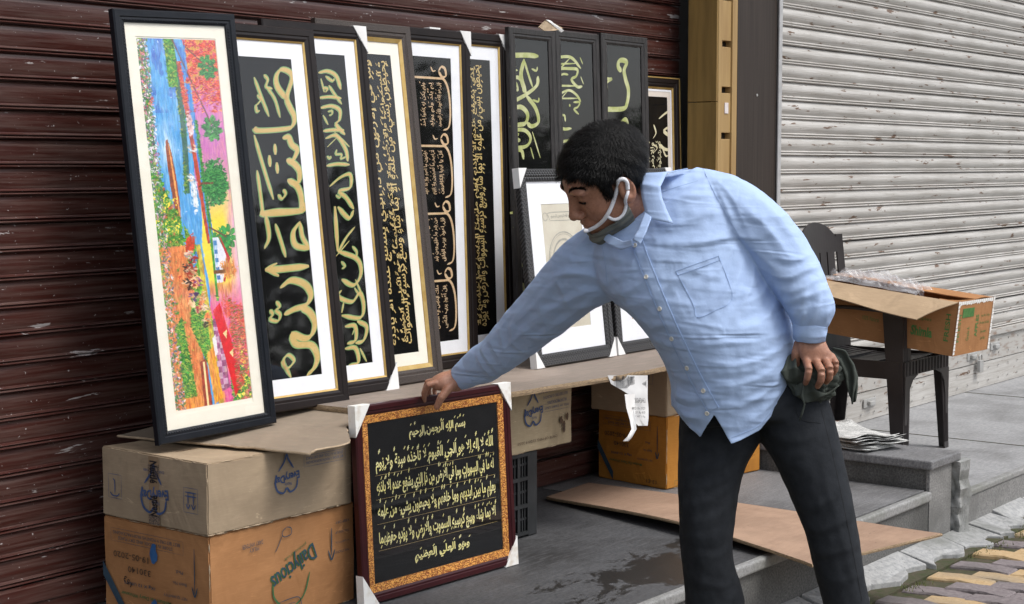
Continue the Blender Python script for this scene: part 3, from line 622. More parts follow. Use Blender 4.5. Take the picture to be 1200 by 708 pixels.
# frames 11, 12: faded seal print
M['ink_grey'] = pm('faded_grey_ink', (.30, .29, .25), (.42, .40, .34), 60, .8)
for fr in (f11, f12):
    T = panel_T(fr); mb = MB(); cx, cz = fr['w']/2, fr['h']*.53
    for R_, wd in ((.095, .004), (.088, .0015), (.070, .007), (.045, .003), (.03, .002)):
        ribbon(mb, [(cx+R_*math.cos(a), cz+R_*1.05*math.sin(a)) for a in np.linspace(0, 2*math.pi, 25)], wd, T, .0006, 1)
    for zc in (fr['h']-fr['o']-.045, fr['o']+.045):
        ribbon(mb, [(cx-.07, zc-.014), (cx-.078, zc), (cx-.07, zc+.014), (cx+.07, zc+.014), (cx+.078, zc), (cx+.07, zc-.014), (cx-.07, zc-.014)], .0025, T, .0006, 1)
        ribbon(mb, [(cx-.098+.013*math.cos(a), zc+.014*math.sin(a)) for a in np.linspace(0, 2*math.pi, 13)], .0025, T, .0006, 1)
    mb.build('seal_print', M['ink_grey'], fr['t'])
    for zc in (fr['h']-fr['o']-.045, fr['o']+.045): textline(fr, M['ink_grey'], 'بسم الله الرحمن الرحيم', (cx-.064, zc-.009, cx+.064, zc+.009), rot=False, marks=False)
    for k in range(4): textline(fr, M['ink_grey'], 'محمد رسول الله', (cx-.035, cz-.03+k*.016, cx+.035, cz-.018+k*.016), rot=False, marks=False)
# --- the painting, as a fine grid of printed colour
def paint():
    NU, NV = 160, 600; u, v = np.meshgrid((np.arange(NU)+.5)/NU, (np.arange(NV)+.5)/NV, indexing='ij')
    r = np.random.default_rng(3); sm_ = lambda a: (a+np.roll(a, 1, 0)+np.roll(a, 1, 1)+np.roll(a, -1, 1)+np.roll(a, -1, 0))/5
    def fb(su, sv, seed, o=4):
        q = np.random.default_rng(seed); out = 0
        for k in range(o):
            for _ in range(3): a = q.uniform(0, 6.28); out = out+math.pow(.6, k)*np.sin((u*su*math.cos(a)+v*sv*math.sin(a))*(2**k)*6.28+q.uniform(0, 6.28)+1.5*np.sin(v*sv*3+q.uniform(0, 6)))
        return out/4
    c = np.zeros((NU, NV, 3)); wn_ = sm_(sm_(r.normal(size=(NU, NV))))*3.2; n1 = fb(4, 14, 1); n2 = fb(8, 28, 2); n3 = fb(3, 9, 4)
    def put(mask, col, j=.06):
        m = mask if mask.dtype != bool else mask.astype(float)
        cc = np.array(col)[None, None]*(1+.7*j*n2[..., None]+.16*j*wn_[..., None]); c[:] = c*(1-m[..., None])+cc*m[..., None]
    def soft(x, a, b): return np.clip((x-a)/(b-a), 0, 1)
    def ell(cu, cv, ru, rv, ang=0, jag=.15):
        du, dv = (u-cu), (v-cv)*4; ca, sa = math.cos(ang), math.sin(ang); x = du*ca+dv*sa; y = -du*sa+dv*ca
        return (x/ru)**2+(y/(rv*4))**2 < 1+jag*n2+jag*.5*wn_
    def poly(pts):
        m = np.zeros(u.shape, bool); P_ = pts
        for i in range(len(P_)):
            (x1, y1), (x2, y2) = P_[i], P_[(i+1) % len(P_)]
            cr = ((y1 > v) != (y2 > v)) & (u < (x2-x1)*(v-y1)/(y2-y1+1e-9)+x1); m ^= cr
        return m
    # sky (right): pink top, violet, yellow middle, magenta bottom
    put(u > -1, (200, 110, 185)); put(soft(.16-v, 0, .1), (225, 70, 90), .25); put(soft(v, .30, .42)*soft(u, .5, .8), (240, 200, 170)); put(soft(v, .40, .5)*(1-soft(v, .66, .74)), (250, 225, 70))
    put(soft(v, .40, .5)*soft(u, .86, .98), (240, 190, 205)); put(soft(v, .66, .76), (235, 80, 150), .15); put(soft(v, .7, .8)*soft(n1, .1, .6), (250, 150, 90))
    put((v < .17) & (n2 > .05) & (u > .55), (205, 60, 40), .3); put((v < .14) & (n2 < -.25) & (u > .55), (240, 170, 70), .3)
    # water (left)
    shore = .60+.02*np.sin(v*30)
    put(u < shore-.03, (80, 165, 230)); put((u < shore-.05)*soft(1-np.abs((u-.24)/.16)-np.abs((v-.30)/.13), 0, .8), (215, 235, 250)); put((u < .6) & (v < .2) & (n3 > .2), (60, 105, 200))
    put((u < .57) & (n2 > .86) & (v < .6), (190, 215, 245)); put((u < .57)*soft(n1, .1, .8)*.5*(v < .6), (150, 190, 240)); put((np.abs(u-.42-.05*np.sin(v*7)) < .035) & (v < .42), (60, 105, 90), .2); put((np.abs(u-.40) < .06) & (v < .13), (70, 150, 50), .4)
    put((np.abs(u-(.50+.14*(v-.08)/.45)) < .025) & (v > .06) & (v < .56), (190, 70, 45), .3); put((np.abs(u-(.585+.10*(v-.1)/.45)) < .028) & (v > .12) & (v < .62), (55, 130, 215), .1)
    put((np.abs(u-(.65+.04*(v-.3)/.3)) < .016) & (v > .22) & (v < .66), (90, 160, 50), .4)
    put(ell(.27, .385, .045, .115, -.06, .05), (150, 70, 40), .3); put(ell(.285, .385, .012, .10, -.06, .05), (240, 160, 90), .2); put(ell(.52, .42, .04, .055, 0, .5), (235, 240, 245), .2); put(ell(.56, .23, .04, .035, 0, .6), (235, 190, 190), .3)
    # flowers, bank of leaves
    put(u < .10+.05*n2, (70, 120, 70), .5); put((u < .13) & (n2+wn_*.3 > .35), (240, 225, 235), .1); put((u < .12) & (n2+wn_*.3 < -.55), (215, 90, 150), .2)
    put((u < .10+.22*soft(v, .36, .5)+.05*n2) & (v > .36) & (v < .72), (60, 140, 40), .6); put((u < .30) & (v > .40) & (v < .70) & (n2+.3*wn_ > .55), (235, 200, 60), .3); put((u < .25) & (v > .40) & (v < .55) & (n2 < -.5), (225, 110, 60), .3)
    # trees on the far bank
    for cu, cv, ru, rv in ((.80, .395, .17, .062), (.80, .575, .14, .05)): put(ell(cu, cv, ru, rv, 0, .35), (55, 135, 65), .45)
    for cu, cv in ((.86, .075), (.84, .245), (.90, .545)):
        for k in range(8): a = k*.785+.2; put(poly([(cu, cv-.004), (cu+.15*math.cos(a), cv+.042*math.sin(a)), (cu, cv+.004)]), (40, 130, 70), .4); put(ell(cu+.08*math.cos(a), cv+.024*math.sin(a), .05, .008, a, .2), (50, 145, 65), .4)
    for a, b in (((.44, .0), (.84, .235)), ((.66, .515), (.88, .545)), ((.60, .02), (.84, .07))): 
        L_ = np.hypot(b[0]-a[0], (b[1]-a[1])*4); dd = np.abs((u-a[0])*(b[1]-a[1])*4-(v-a[1])*4*(b[0]-a[0]))/L_; tt = ((u-a[0])*(b[0]-a[0])+(v-a[1])*16*(b[1]-a[1]))/L_**2
        put((dd < .010) & (tt > 0) & (tt < 1), (110, 70, 60))
    put((np.abs(v-.395) < .004) & (u > .62) & (u < .78), (120, 60, 50)); put((np.abs(v-.62) < .004) & (u > .66) & (u < .78), (120, 60, 50))
    # lower half: orange path, green meadow, people, houses
    put((v > .56) & (u < .34+.25*(v-.56)) & (u > .02+.1*n2), (225, 130, 70), .3); put(soft(n1, .0, .8)*.5*((v > .60) & (u < .36)), (245, 190, 120), .15); put((v > .56) & (u < .36) & (n2 > .75), (190, 70, 40), .2); put((v > .58) & (u < .30) & (n2 < -.8), (90, 140, 50), .3); put(poly([(.34, .5), (.47, .56), (.60, .80), (.48, .90), (.30, .78), (.36, .66)]), (95, 165, 55), .5)
    put(poly([(.10, .78), (.20, .75), (.30, 1), (.14, 1)]), (60, 150, 50), .5); put((v > .56) & (np.abs(u-(.50+.2*(v-.56))) < .03), (200, 190, 60), .3)
    for cu, cv, ru, rv, col in ((.40, .56, .06, .03, (205, 60, 30)), (.37, .63, .08, .022, (160, 45, 25)), (.42, .66, .05, .02, (245, 190, 120)), (.30, .69, .10, .018, (235, 140, 90)), (.33, .675, .03, .008, (40, 25, 20)), (.38, .60, .025, .008, (30, 20, 20)), (.46, .72, .035, .03, (240, 150, 90)), (.52, .76, .04, .012, (245, 120, 60)), (.44, .60, .03, .02, (60, 110, 190)), (.35, .72, .05, .01, (250, 210, 160))): put(ell(cu, cv, ru, rv, .4, .4), col, .3)
    put(poly([(.67, .545), (.77, .545), (.86, .60), (.77, .67), (.67, .67)]), (235, 235, 245), .08); put(poly([(.78, .54), (.80, .545), (.90, .605), (.80, .67), (.78, .665), (.86, .605)]), (190, 40, 50), .1)
    for k in range(5): put((np.abs(v-(.56+.024*k)) < .006) & (np.abs(u-.72) < .022), (70, 120, 180))
    put((u > .66) & (u < .695) & (v > .54) & (v < .72), (70, 150, 60), .4)
    put(ell(.86, .635, .10, .022, 0, .9), (205, 140, 70), .5); put((np.abs(v-.64) < .005) & (u > .66) & (u < .82), (120, 75, 40))
    put(poly([(.58, .77), (.68, .76), (.72, .96), (.60, .97)]), (150, 80, 120), .4); put(((v*60).astype(int)+(u*14).astype(int)) % 2*((v > .79) & (v < .96) & (u > .58) & (u < .70)), (205, 170, 190), .2)
    put(poly([(.62, .745), (.70, .725), (.90, .955), (.78, .99)]), (215, 25, 30), .12); put(poly([(.63, .75), (.70, .725), (.71, .735), (.65, .76)]), (60, 20, 20)); put(poly([(.76, .865), (.81, .855), (.80, .875)]), (235, 220, 160)); put(poly([(.70, .81), (.75, .80), (.74, .82)]), (235, 220, 160))
    for cu, cv, ru, rv in ((.90, .80, .09, .05), (.95, .87, .08, .04), (.80, .74, .06, .03)): put(ell(cu, cv, ru, rv, 0, 1.2) & (n2+.4*wn_ > -.1), (205, 70, 60), .5)
    put((u > .74) & (v > .90) & (n2+.3*wn_ > -.25), (50, 130, 60), .6); put((u > .80) & (v > .86) & (n2+.5*wn_ > .6), (235, 210, 80), .3)
    put(poly([(.60, .745), (.70, .725), (.92, .955), (.78, .985)]), (220, 25, 30), .10); put(poly([(.76, .865), (.82, .855), (.80, .88)]), (240, 215, 150)); put(poly([(.70, .81), (.76, .80), (.74, .825)]), (240, 215, 150))
    put(poly([(.46, .86), (.56, .84), (.62, .985), (.50, 1)]), (240, 170, 40), .2); put(poly([(.36, .88), (.45, .87), (.47, 1), (.36, 1)]), (165, 60, 40), .3); put((np.abs(u-.41) < .012) & (v > .88), (250, 225, 160))
    put(poly([(.555, .82), (.60, .81), (.61, .86), (.57, .87)]), (240, 235, 235)); put((v > .97) & (u > .1) & (u < .35), (235, 150, 60), .2)
    # brush dabs over the flat colours
    def dabs(mask, cols, num, ln, wd, ang, seed, var=.5, al=.8):
        q = np.random.default_rng(seed); idx = np.argwhere(mask)
        if not len(idx): return
        for _ in range(num):
            i, j = idx[q.integers(len(idx))]; col = np.array(cols[q.integers(len(cols))], float)*q.uniform(.82, 1.12); a = ang+q.normal()*var; L1 = ln*q.uniform(.5, 1.3); W1 = wd*q.uniform(.6, 1.2); R1 = int(L1)+2
            i0, i1, j0, j1 = max(0, i-R1), min(NU, i+R1+1), max(0, j-R1), min(NV, j+R1+1); ii, jj = np.meshgrid(np.arange(i0, i1)-i, np.arange(j0, j1)-j, indexing='ij')
            x = ii*math.cos(a)+jj*math.sin(a); y = -ii*math.sin(a)+jj*math.cos(a); m = (np.clip(1.3-((x/L1)**2+(y/W1)**2), 0, 1)*al)[..., None]; c[i0:i1, j0:j1] = c[i0:i1, j0:j1]*(1-m)+col*m
    R_, G_, Bc = c[..., 0], c[..., 1], c[..., 2]; snap = c.copy(); green = (G_ > R_*1.15) & (G_ > Bc*1.1); blue = (Bc > R_*1.3) & (Bc > 120); red = (R_ > 150) & (G_ < 110); orange = (R_ > 170) & (G_ > 90) & (G_ < 190) & (Bc < 130) & (v > .5); pink = (R_ > 190) & (Bc > 120) & (G_ < 200) & (u > .6)
    hv_ = math.pi/2
    dabs(blue, [(70, 150, 220), (110, 190, 235), (55, 125, 205), (170, 215, 245), (90, 175, 228)], 1100, 10, 1.3, hv_, 1, .08, .35)
    dabs(pink, [(235, 130, 190), (215, 100, 190), (245, 170, 190), (250, 190, 150)], 500, 12, 1.8, hv_, 2, .15, .2)
    dabs(orange, [(240, 150, 80), (215, 105, 50), (250, 185, 110), (200, 90, 45)], 900, 10, 1.4, hv_, 3, .15, .4)
    dabs(green & (v < .5) & (u > .5), [(30, 100, 50), (60, 150, 70), (90, 175, 80), (20, 80, 45)], 1500, 4, 1.0, 0, 4, .5, .8)
    dabs(green & (u < .45), [(40, 110, 40), (90, 165, 50), (150, 190, 60), (25, 80, 35), (200, 190, 70)], 1700, 4.2, 1.0, 0, 5, .6, .7)
    dabs(green & (v > .7), [(50, 130, 50), (110, 180, 60), (30, 90, 40), (200, 200, 80)], 1100, 3.4, .9, .3, 6, .6, .85)
    dabs(red & (v < .2), [(200, 50, 40), (235, 110, 60), (170, 30, 50), (250, 170, 90), (215, 80, 110)], 900, 4, 1.0, 0, 7, .5, .8)
    dabs(red & (v > .7) & (u > .82), [(190, 50, 60), (225, 100, 60), (235, 130, 120), (90, 120, 50)], 900, 4, .9, 0, 8, .4, .8)
    dabs(u < .13, [(240, 235, 240), (225, 140, 175), (60, 110, 60), (90, 150, 90), (70, 90, 120)], 900, 3.2, 1.3, 0, 9, 1.2, .85)
    for cu, cv, col in ((.36, .585, (225, 225, 230)), (.42, .60, (200, 40, 40)), (.33, .62, (60, 40, 35)), (.40, .635, (235, 170, 110)), (.45, .66, (170, 60, 160)), (.36, .66, (225, 60, 50)), (.30, .655, (45, 30, 30)), (.47, .70, (235, 190, 120)), (.43, .735, (200, 50, 60)), (.52, .735, (240, 210, 180)), (.38, .70, (90, 50, 120)), (.50, .775, (60, 45, 40)), (.55, .30, (240, 240, 245)), (.52, .38, (235, 235, 240))):
        mk_ = (np.abs(u-cu) < .05) & (np.abs(v-cv) < .012); dabs(mk_, [col, tuple(x*.7 for x in col), (235, 200, 160)], 16, 4.5, 1.5, .2, int(cu*1000), .4, .9)
    c = c*.92+16
    return NU, NV, np.clip(c, 0, 255)
NU, NV, PC = paint()
o_ = f1['o']; x0, x1, z0, z1 = o_+.003, f1['w']-o_-.001, o_+.012, f1['h']-o_-.004
gu = np.linspace(x0, x1, NU+1); gv = np.linspace(z1, z0, NV+1)
vv = [(a, .0129, b) for a in gu for b in gv]; ff = [(i*(NV+1)+j, i*(NV+1)+j+1, (i+1)*(NV+1)+j+1, (i+1)*(NV+1)+j) for i in range(NU) for j in range(NV)]
MB().box((.05, .0131, .05), (f1['w']-.05, .0145, f1['h']-.05)).build('mat_backing', M['mat_cream'], f1['t'])
me = bpy.data.meshes.new('painting'); me.from_pydata(vv, [], ff); me.update()
ca = me.color_attributes.new('paint', 'BYTE_COLOR', 'CORNER'); L_ = PC.reshape(-1, 3)/255
ca.data.foreach_set('color_srgb', np.repeat(np.concatenate([L_, np.ones((len(L_), 1))], 1), 4, 0).ravel())
m, nt, N, L, b = newmat('painted_print'); at = N.new('ShaderNodeAttribute'); at.attribute_name = 'paint'; L.new(at.outputs[0], b.inputs['Base Color']); b.inputs['Roughness'].default_value = .5
link('painting', me, m, f1['t'])
# ------------------------------------------------------------------ cartons, crate, boards
def cardboard(name, a, b, fl=1.0):
    m, nt, N, L, bs_ = newmat(name); bs_.inputs['Roughness'].default_value = .82; bs_.inputs['Specular IOR Level'].default_value = .25
    co = coord(nt); c = ramp(nt, noise(nt, co, 7, 6, .6), [(.32, a), (.68, b)])
    c = mix(nt, ramp(nt, noise(nt, coord(nt, False, (1, 1, 12)), 22, 3), [(.5, (0, 0, 0)), (.8, (.35, .35, .35))]), c, tuple(min(1, x*1.35) for x in a))
    c = mix(nt, ramp(nt, noise(nt, co, 3.3, 7, .7, .5), [(.60, (0, 0, 0)), (.72, (.5, .5, .5))]), c, tuple(x*.62 for x in b))
    c = mix(nt, ramp(nt, noise(nt, coord(nt, False, (1, 1, 3)), 9, 6, .75, 1.2), [(.64, (0, 0, 0)), (.66, (.6, .6, .6))]), c, tuple(min(1, x*1.5) for x in a))
    L.new(c, bs_.inputs['Base Color']); n0 = bump(nt, bs_, noise(nt, co, 24, 5), .25, .004); bump(nt, bs_, noise(nt, co, 6, 3, .5, .8), .5, .02, n0); return m
M['kraft'] = cardboard('kraft_cardboard', (.36, .275, .185), (.30, .225, .15))
M['kraft_pale'] = cardboard('pale_kraft_cardboard', (.50, .40, .26), (.42, .33, .21))
M['orange_box'] = cardboard('orange_printed_cardboard', (.39, .19, .080), (.32, .15, .060))
M['orange_dark'] = cardboard('amber_printed_cardboard', (.46, .20, .035), (.38, .155, .025))
M['torn'] = pm('torn_cardboard_edge', (.48, .37, .25), (.36, .27, .18), 60, .95, bmp=.5, bscale=150)
M['ink_blue'] = pm('blue_box_ink', (.030, .060, .16), (.06, .10, .22), 60, .7)
M['ink_navy'] = pm('navy_box_ink', (.020, .045, .075), (.035, .07, .10), 40, .7)
M['ink_dkgreen'] = pm('green_box_ink', (.03, .10, .03), (.05, .14, .05), 40, .7)
M['ink_brown'] = pm('brown_stamp_ink', (.06, .035, .02), (.13, .07, .035), 90, .7)
M['ink_black'] = pm('black_ink', (.008, .008, .010), (.018, .018, .022), 60, .5)
M['tape'] = pm('clear_parcel_tape', (.30, .21, .13), (.26, .18, .11), 20, .25)
M['hatch'] = pm('grey_hatched_tape_print', (.06, .05, .05), (.26, .19, .13), 420, .4, lo=.48, hi=.52)
def carton(name, label, X0, X1, Y0, Y1, Z0, Z1, mat, rz=0, group=None, seam=True):
    """closed carton: four softly bulging walls, two flaps meeting on top, ragged corner wear"""
    t = thing(name, label, 'cardboard box', (X0, Y0, Z0), rz, group); w, d, h = X1-X0, Y1-Y0, Z1-Z0
    r = np.random.default_rng(int(X0*1000) % 997); bm = bmesh.new(); bmesh.ops.create_cube(bm, size=1)
    bmesh.ops.subdivide_edges(bm, edges=bm.edges[:], cuts=9, use_grid_fill=True)
    ph = r.uniform(0, 6, 8); am = r.uniform(.0012, .003, 6)
    for v in bm.verts:
        p = np.array(v.co)+.5; q = p*np.array([w, d, h]); e = 1-abs(p*2-1)
        q[1] += ((-1 if p[1] < .01 else 1 if p[1] > .99 else 0))*am[0]*math.sin(math.pi*p[0])*math.sin(math.pi*p[2])*2+am[1]*math.sin(p[2]*5+ph[0])*e[2]
        q[0] += ((-1 if p[0] < .01 else 1 if p[0] > .99 else 0))*am[2]*math.sin(math.pi*p[1])*math.sin(math.pi*p[2])*2
        if p[2] > .99: q[2] += -.004*math.sin(math.pi*p[1])*math.sin(math.pi*p[0])+.0015*math.sin(p[0]*17+ph[2])
        if p[2] < .01: q[2] += .0008*math.sin(p[0]*23+ph[3])+.0008*math.sin(p[1]*19+ph[4])
        v.co = Vector(q)
    bmesh.ops.bevel(bm, geom=[e for e in bm.edges if len(e.link_faces) == 2 and e.calc_face_angle(0) > .9], offset=.0035, segments=2, affect='EDGES')
    me = bpy.data.meshes.new('carton_wall'); bm.to_mesh(me); bm.free(); link('carton_wall', me, mat, t, smooth=False)
    # worn pale edges
    eb = MB()
    for (a, b) in (((0, 0, h), (w, 0, h)), ((0, 0, 0), (0, 0, h)), ((0, 0, h), (0, d, h)), ((0, 0, 0), (w, 0, 0))):
        a = np.array(a); b = np.array(b); L_ = np.linalg.norm(b-a); k = 0
        while k < L_-.02:
            l = r.uniform(.01, .05)
            if r.random() < .5 and k+l < L_-.01:
                p0 = a+(b-a)*k/L_; p1 = a+(b-a)*(k+l)/L_
                off = np.array([.0012, .0012, -.0012 if a[2] == b[2] == h else .0012]); eb.tube([p0+off, (p0+p1)/2+off*.6, p1+off], [.0006, r.uniform(.0012, .0024), .0006], 5)
            k += l
    tag(eb.build('worn_edge', M['torn'], t), kind='stuff')
    if seam: MB().box((.004, d/2-.0012, h-.0035), (w-.004, d/2+.0012, h-.0022)).build('flap_seam', M['ink_brown'], t)
    t['sz'] = 0; del t['sz']
    return dict(t=t, w=w, d=d, h=h)
def face_T(bx, face, off=.0062):
    if face == 'front': return lambda u, v, l=0: (u, -off-l, v)
    if face == 'left': return lambda u, v, l=0: (-off-l, bx['d']-u, v)          # u runs from the far edge towards the viewer
    if face == 'right': return lambda u, v, l=0: (bx['w']+off+l, u, v)
    return lambda u, v, l=0: (u, v, bx['h']+off*.2+l)
def stamp(bx, face, mat, s, u, v, w, h, ang=0, name='lettering', bold=0, off=.0062):
    """printed words centred at u,v; ang in degrees (180 = upside down)"""
    T = face_T(bx, face, off); g, f, _ = text_geo(s, False, False, 0, bold); ca, sa = math.cos(math.radians(ang)), math.sin(math.radians(ang))
    pts = [T(u+(a-.5)*w*ca-(b-.5)*h*sa, v+(a-.5)*w*sa+(b-.5)*h*ca, c*.2) for a, b, c in g]
    mb = MB(); mb.add(pts, f); return mb.build(name, mat, bx['t'])
def lines(bx, face, mat, segs, w, name='printed_mark', off=.0064, thin=.8):
    T = face_T(bx, face, off); mb = MB()
    for pts in segs: ribbon(mb, pts, w, T, 0, thin)
    return mb.build(name, mat, bx['t'])
def rect(u0, v0, u1, v1): return [[(u0, v0), (u1, v0)], [(u1, v0), (u1, v1)], [(u1, v1), (u0, v1)], [(u0, v1), (u0, v0)]]
def everyday(bx, face, u, v, s):
    """round drop logo, printed upside down"""
    c = [(u+s*.5*math.sin(a), v-s*.02-s*.42*math.cos(a)) for a in np.linspace(.25, 5.2, 18)]
    lines(bx, face, M['ink_blue'], [[(u-s*.42, v+s*.10), (u-s*.50, v-s*.12), (u-s*.40, v-s*.40), (u-s*.15, v-s*.50), (u, v-s*.36), (u+s*.15, v-s*.50), (u+s*.40, v-s*.40), (u+s*.48, v-s*.12)], [(u-s*.36, v+s*.22), (u-s*.12, v+s*.48), (u, v+s*.72), (u+s*.08, v+s*.55), (u+s*.30, v+s*.25)]], s*.07)
    stamp(bx, face, M['ink_blue'], 'EveryDay', u, v, s*1.12, s*.34, 186, bold=.03)
    stamp(bx, face, M['ink_blue'], 'Nestlé', u+s*.06, v-s*.24, s*.30, s*.10, 180)
B1 = carton('carton', 'orange milk powder carton at the bottom of the left stack', 2.80, 3.345, 3.135, 3.56, ZF+.001, .506, M['orange_box'])
B2 = carton('carton', 'brown kraft carton on top of the orange carton, under the painting', 2.792, 3.325, 3.13, 3.56, .508, .6965, M['kraft'], rz=math.radians(-.8))
# top carton, left face
w, d, h = B2['w'], B2['d'], B2['h']
T = face_T(B2, 'left', .0058)
mb = MB(); mb.add([T(.205, .002), T(.245, .002), T(.245, h-.002), T(.205, h-.002)], [(0, 1, 2, 3)]); mb.build('parcel_tape', M['tape'], B2['t'])
mb = MB(); 
for a, b in ((.004, .030), (.128, .165)): mb.add([T(.203, a, .0006), T(.247, a, .0006), T(.247, b, .0006), T(.203, b, .0006)], [(0, 1, 2, 3)])
tag(mb.build('tape_print', M['hatch'], B2['t']), kind='stuff')
stamp(B2, 'left', M['ink_black'], 'Nestlé', .225, .145, .060, .030, -90, bold=.03, off=.0068); stamp(B2, 'left', M['ink_black'], 'Nestlé', .225, .055, .056, .030, 90, bold=.03, off=.0068)
everyday(B2, 'left', .225, .088, .105)
for u0 in (.035, .345):
    lines(B2, 'left', M['ink_blue'], rect(u0, .055, u0+.055, .12), .0018)
lines(B2, 'left', M['ink_blue'], [[(.062, .068), (.062, .10), (.055, .108)], [(.042, .070), (.052, .062), (.072, .062), (.082, .070)]], .004)
lines(B2, 'left', M['ink_blue'], [[(.362, .075), (.362, .108)], [(.383, .075), (.383, .108)], [(.350, .108), (.395, .108)], [(.350, .098), (.395, .098)]], .0055)
lines(B2, 'left', M['ink_blue'], [[(.354, .078), (.362, .066), (.370, .078)], [(.375, .078), (.383, .066), (.391, .078)]], .004)
stamp(B2, 'left', M['ink_blue'], 'DAIRY WHITENER', .225, .148, .085, .007, 180)
everyday(B2, 'front', .275, .115, .085)
lines(B2, 'front', M['ink_blue'], rect(.34, .132, .50, .162), .0014)
stamp(B2, 'front', M['ink_blue'], 'STORE IN A COOL AND DRY PLACE', .42, .154, .145, .008, 180); stamp(B2, 'front', M['ink_blue'], 'BEST BEFORE 12 MONTHS FROM PACKAGING', .42, .142, .145, .007, 180)
# bottom carton
def orange_print(bx, far=False):
    w, d, h = bx['w'], bx['d'], bx['h']; ink = M['ink_navy']; br = M['ink_brown']; L_ = 'left'
    lines(bx, L_, ink, rect(d*.09, h*.78, d*.78, h*.905), .0014)
    stamp(bx, L_, ink, 'BEST BEFORE 9 MONTHS FROM PACKAGING', d*.43, h*.865, d*.64, .009, 180); stamp(bx, L_, ink, 'STORE IN A COOL AND DRY PLACE', d*.42, h*.815, d*.52, .009, 180)
    stamp(bx, L_, br, '19-05-2020', d*.28, h*.655, d*.34, .017, 180, bold=.01); stamp(bx, L_, br, '330140', d*.36, h*.53, d*.22, .017, 180, bold=.01)
    stamp(bx, L_, ink, '1Kg X 12 UNITS', d*.36, h*.40, d*.30, .011, 180, bold=.01); stamp(bx, L_, ink, 'NET QUANTITY', d*.70, h*.37, d*.22, .009, 180)
    stamp(bx, L_, ink, 'Batch No.', d*.74, h*.50, d*.13, .009, 180); stamp(bx, L_, ink, 'Pkd.', d*.74, h*.61, d*.07, .009, 180)
    stamp(bx, L_, M['ink_dkgreen'], 'Medium Fat Dairy Whitener', d*.42, h*.29, d*.48, .014, 180, bold=.01)
    lines(bx, L_, ink, [[(d*.88, h*.86), (d*.88, h*.44)]], .005, thin=1); lines(bx, L_, ink, [[(d*.855, h*.50), (d*.88, h*.41), (d*.905, h*.50)]], .005)
    T = face_T(bx, L_, .0064); mb = MB(); mb.add([T(.002, h*.42), T(.002, h*.56), T(d*.24, h*.12), T(d*.24, h*.0)], [(0, 1, 2, 3)]); mb.build('diagonal_band', ink, bx['t'])
    F_ = 'front'
    stamp(bx, F_, ink, "DAIRY WHITENER", w*.27, h*.83, .075, .012, 182); stamp(bx, F_, ink, "MILKY", w*.28, h*.78, .035, .011, 182)
    lines(bx, F_, ink, [[(w*.82, h*.80), (w*.82, h*.52)]], .006, thin=1); lines(bx, F_, ink, [[(w*.795, h*.58), (w*.82, h*.48), (w*.845, h*.58)]], .005)
    for k in range(4): stamp(bx, F_, ink, ['KEEP DRY', 'THIS SIDE UP', 'NET QUANTITY 12 Kg', 'MAX STACK 8'][k], w*.90, h*(.84-.1*k), .055, .007, 180)
    # big script word, dairy jug outline and milk maid sketch
    stamp(bx, F_, M['ink_dkgreen'], 'Dailycious', w*.541, h*.532, .177, .064, 202, bold=.015)
    stamp(bx, F_, ink, 'Dailycious', w*.545, h*.535, .175, .062, 202, bold=.0, off=.0069)
    stamp(bx, F_, M['ink_dkgreen'], 'goodness of milk', w*.56, h*.66, .09, .011, 200)
    lines(bx, F_, M['ink_dkgreen'], [[(w*.40, h*.42), (w*.41, h*.26), (w*.48, h*.14), (w*.55, h*.13), (w*.62, h*.22), (w*.66, h*.42)]], .006)
    lines(bx, F_, ink, [[(w*.44, h*.20), (w*.44, h*.05), (w*.58, h*.05), (w*.58, h*.20), (w*.44, h*.20)], [(w*.45, h*.12), (w*.57, h*.12)], [(w*.46, h*.16), (w*.56, h*.16)], [(w*.50, h*.92), (w*.47, h*.88), (w*.48, h*.83), (w*.53, h*.84), (w*.53, h*.90), (w*.50, h*.92)], [(w*.47, h*.85), (w*.44, h*.75), (w*.42, h*.70)]], .0028)
    lines(bx, F_, M['ink_dkgreen'], rect(w*.07, -.0+.01, w*.13, .03), .002)
orange_print(B1)
T = face_T(B1, 'left', .0068)
for k, (u, v, hh) in enumerate(((.215, .205, .055), (.215, .06, .05))):
    mb = MB(); n = 12; r = np.random.default_rng(k); pts = [(u+(.014+r.uniform(-.004, .004))*math.cos(a), v+(hh/2+r.uniform(-.005, .005))*math.sin(a)) for a in np.linspace(0, 2*math.pi, n, endpoint=False)]
    mb.add([T(a, b, .0003) for a, b in pts], [tuple(range(n))]); mb.build('torn_blue_tape', pm('blue_tape%d' % k, (.03, .12, .30), (.02, .08, .2), 60, .5), B1['t'])
stamp(B1, 'left', M['ink_black'], '153', .105, .115, .035, .016, 150)
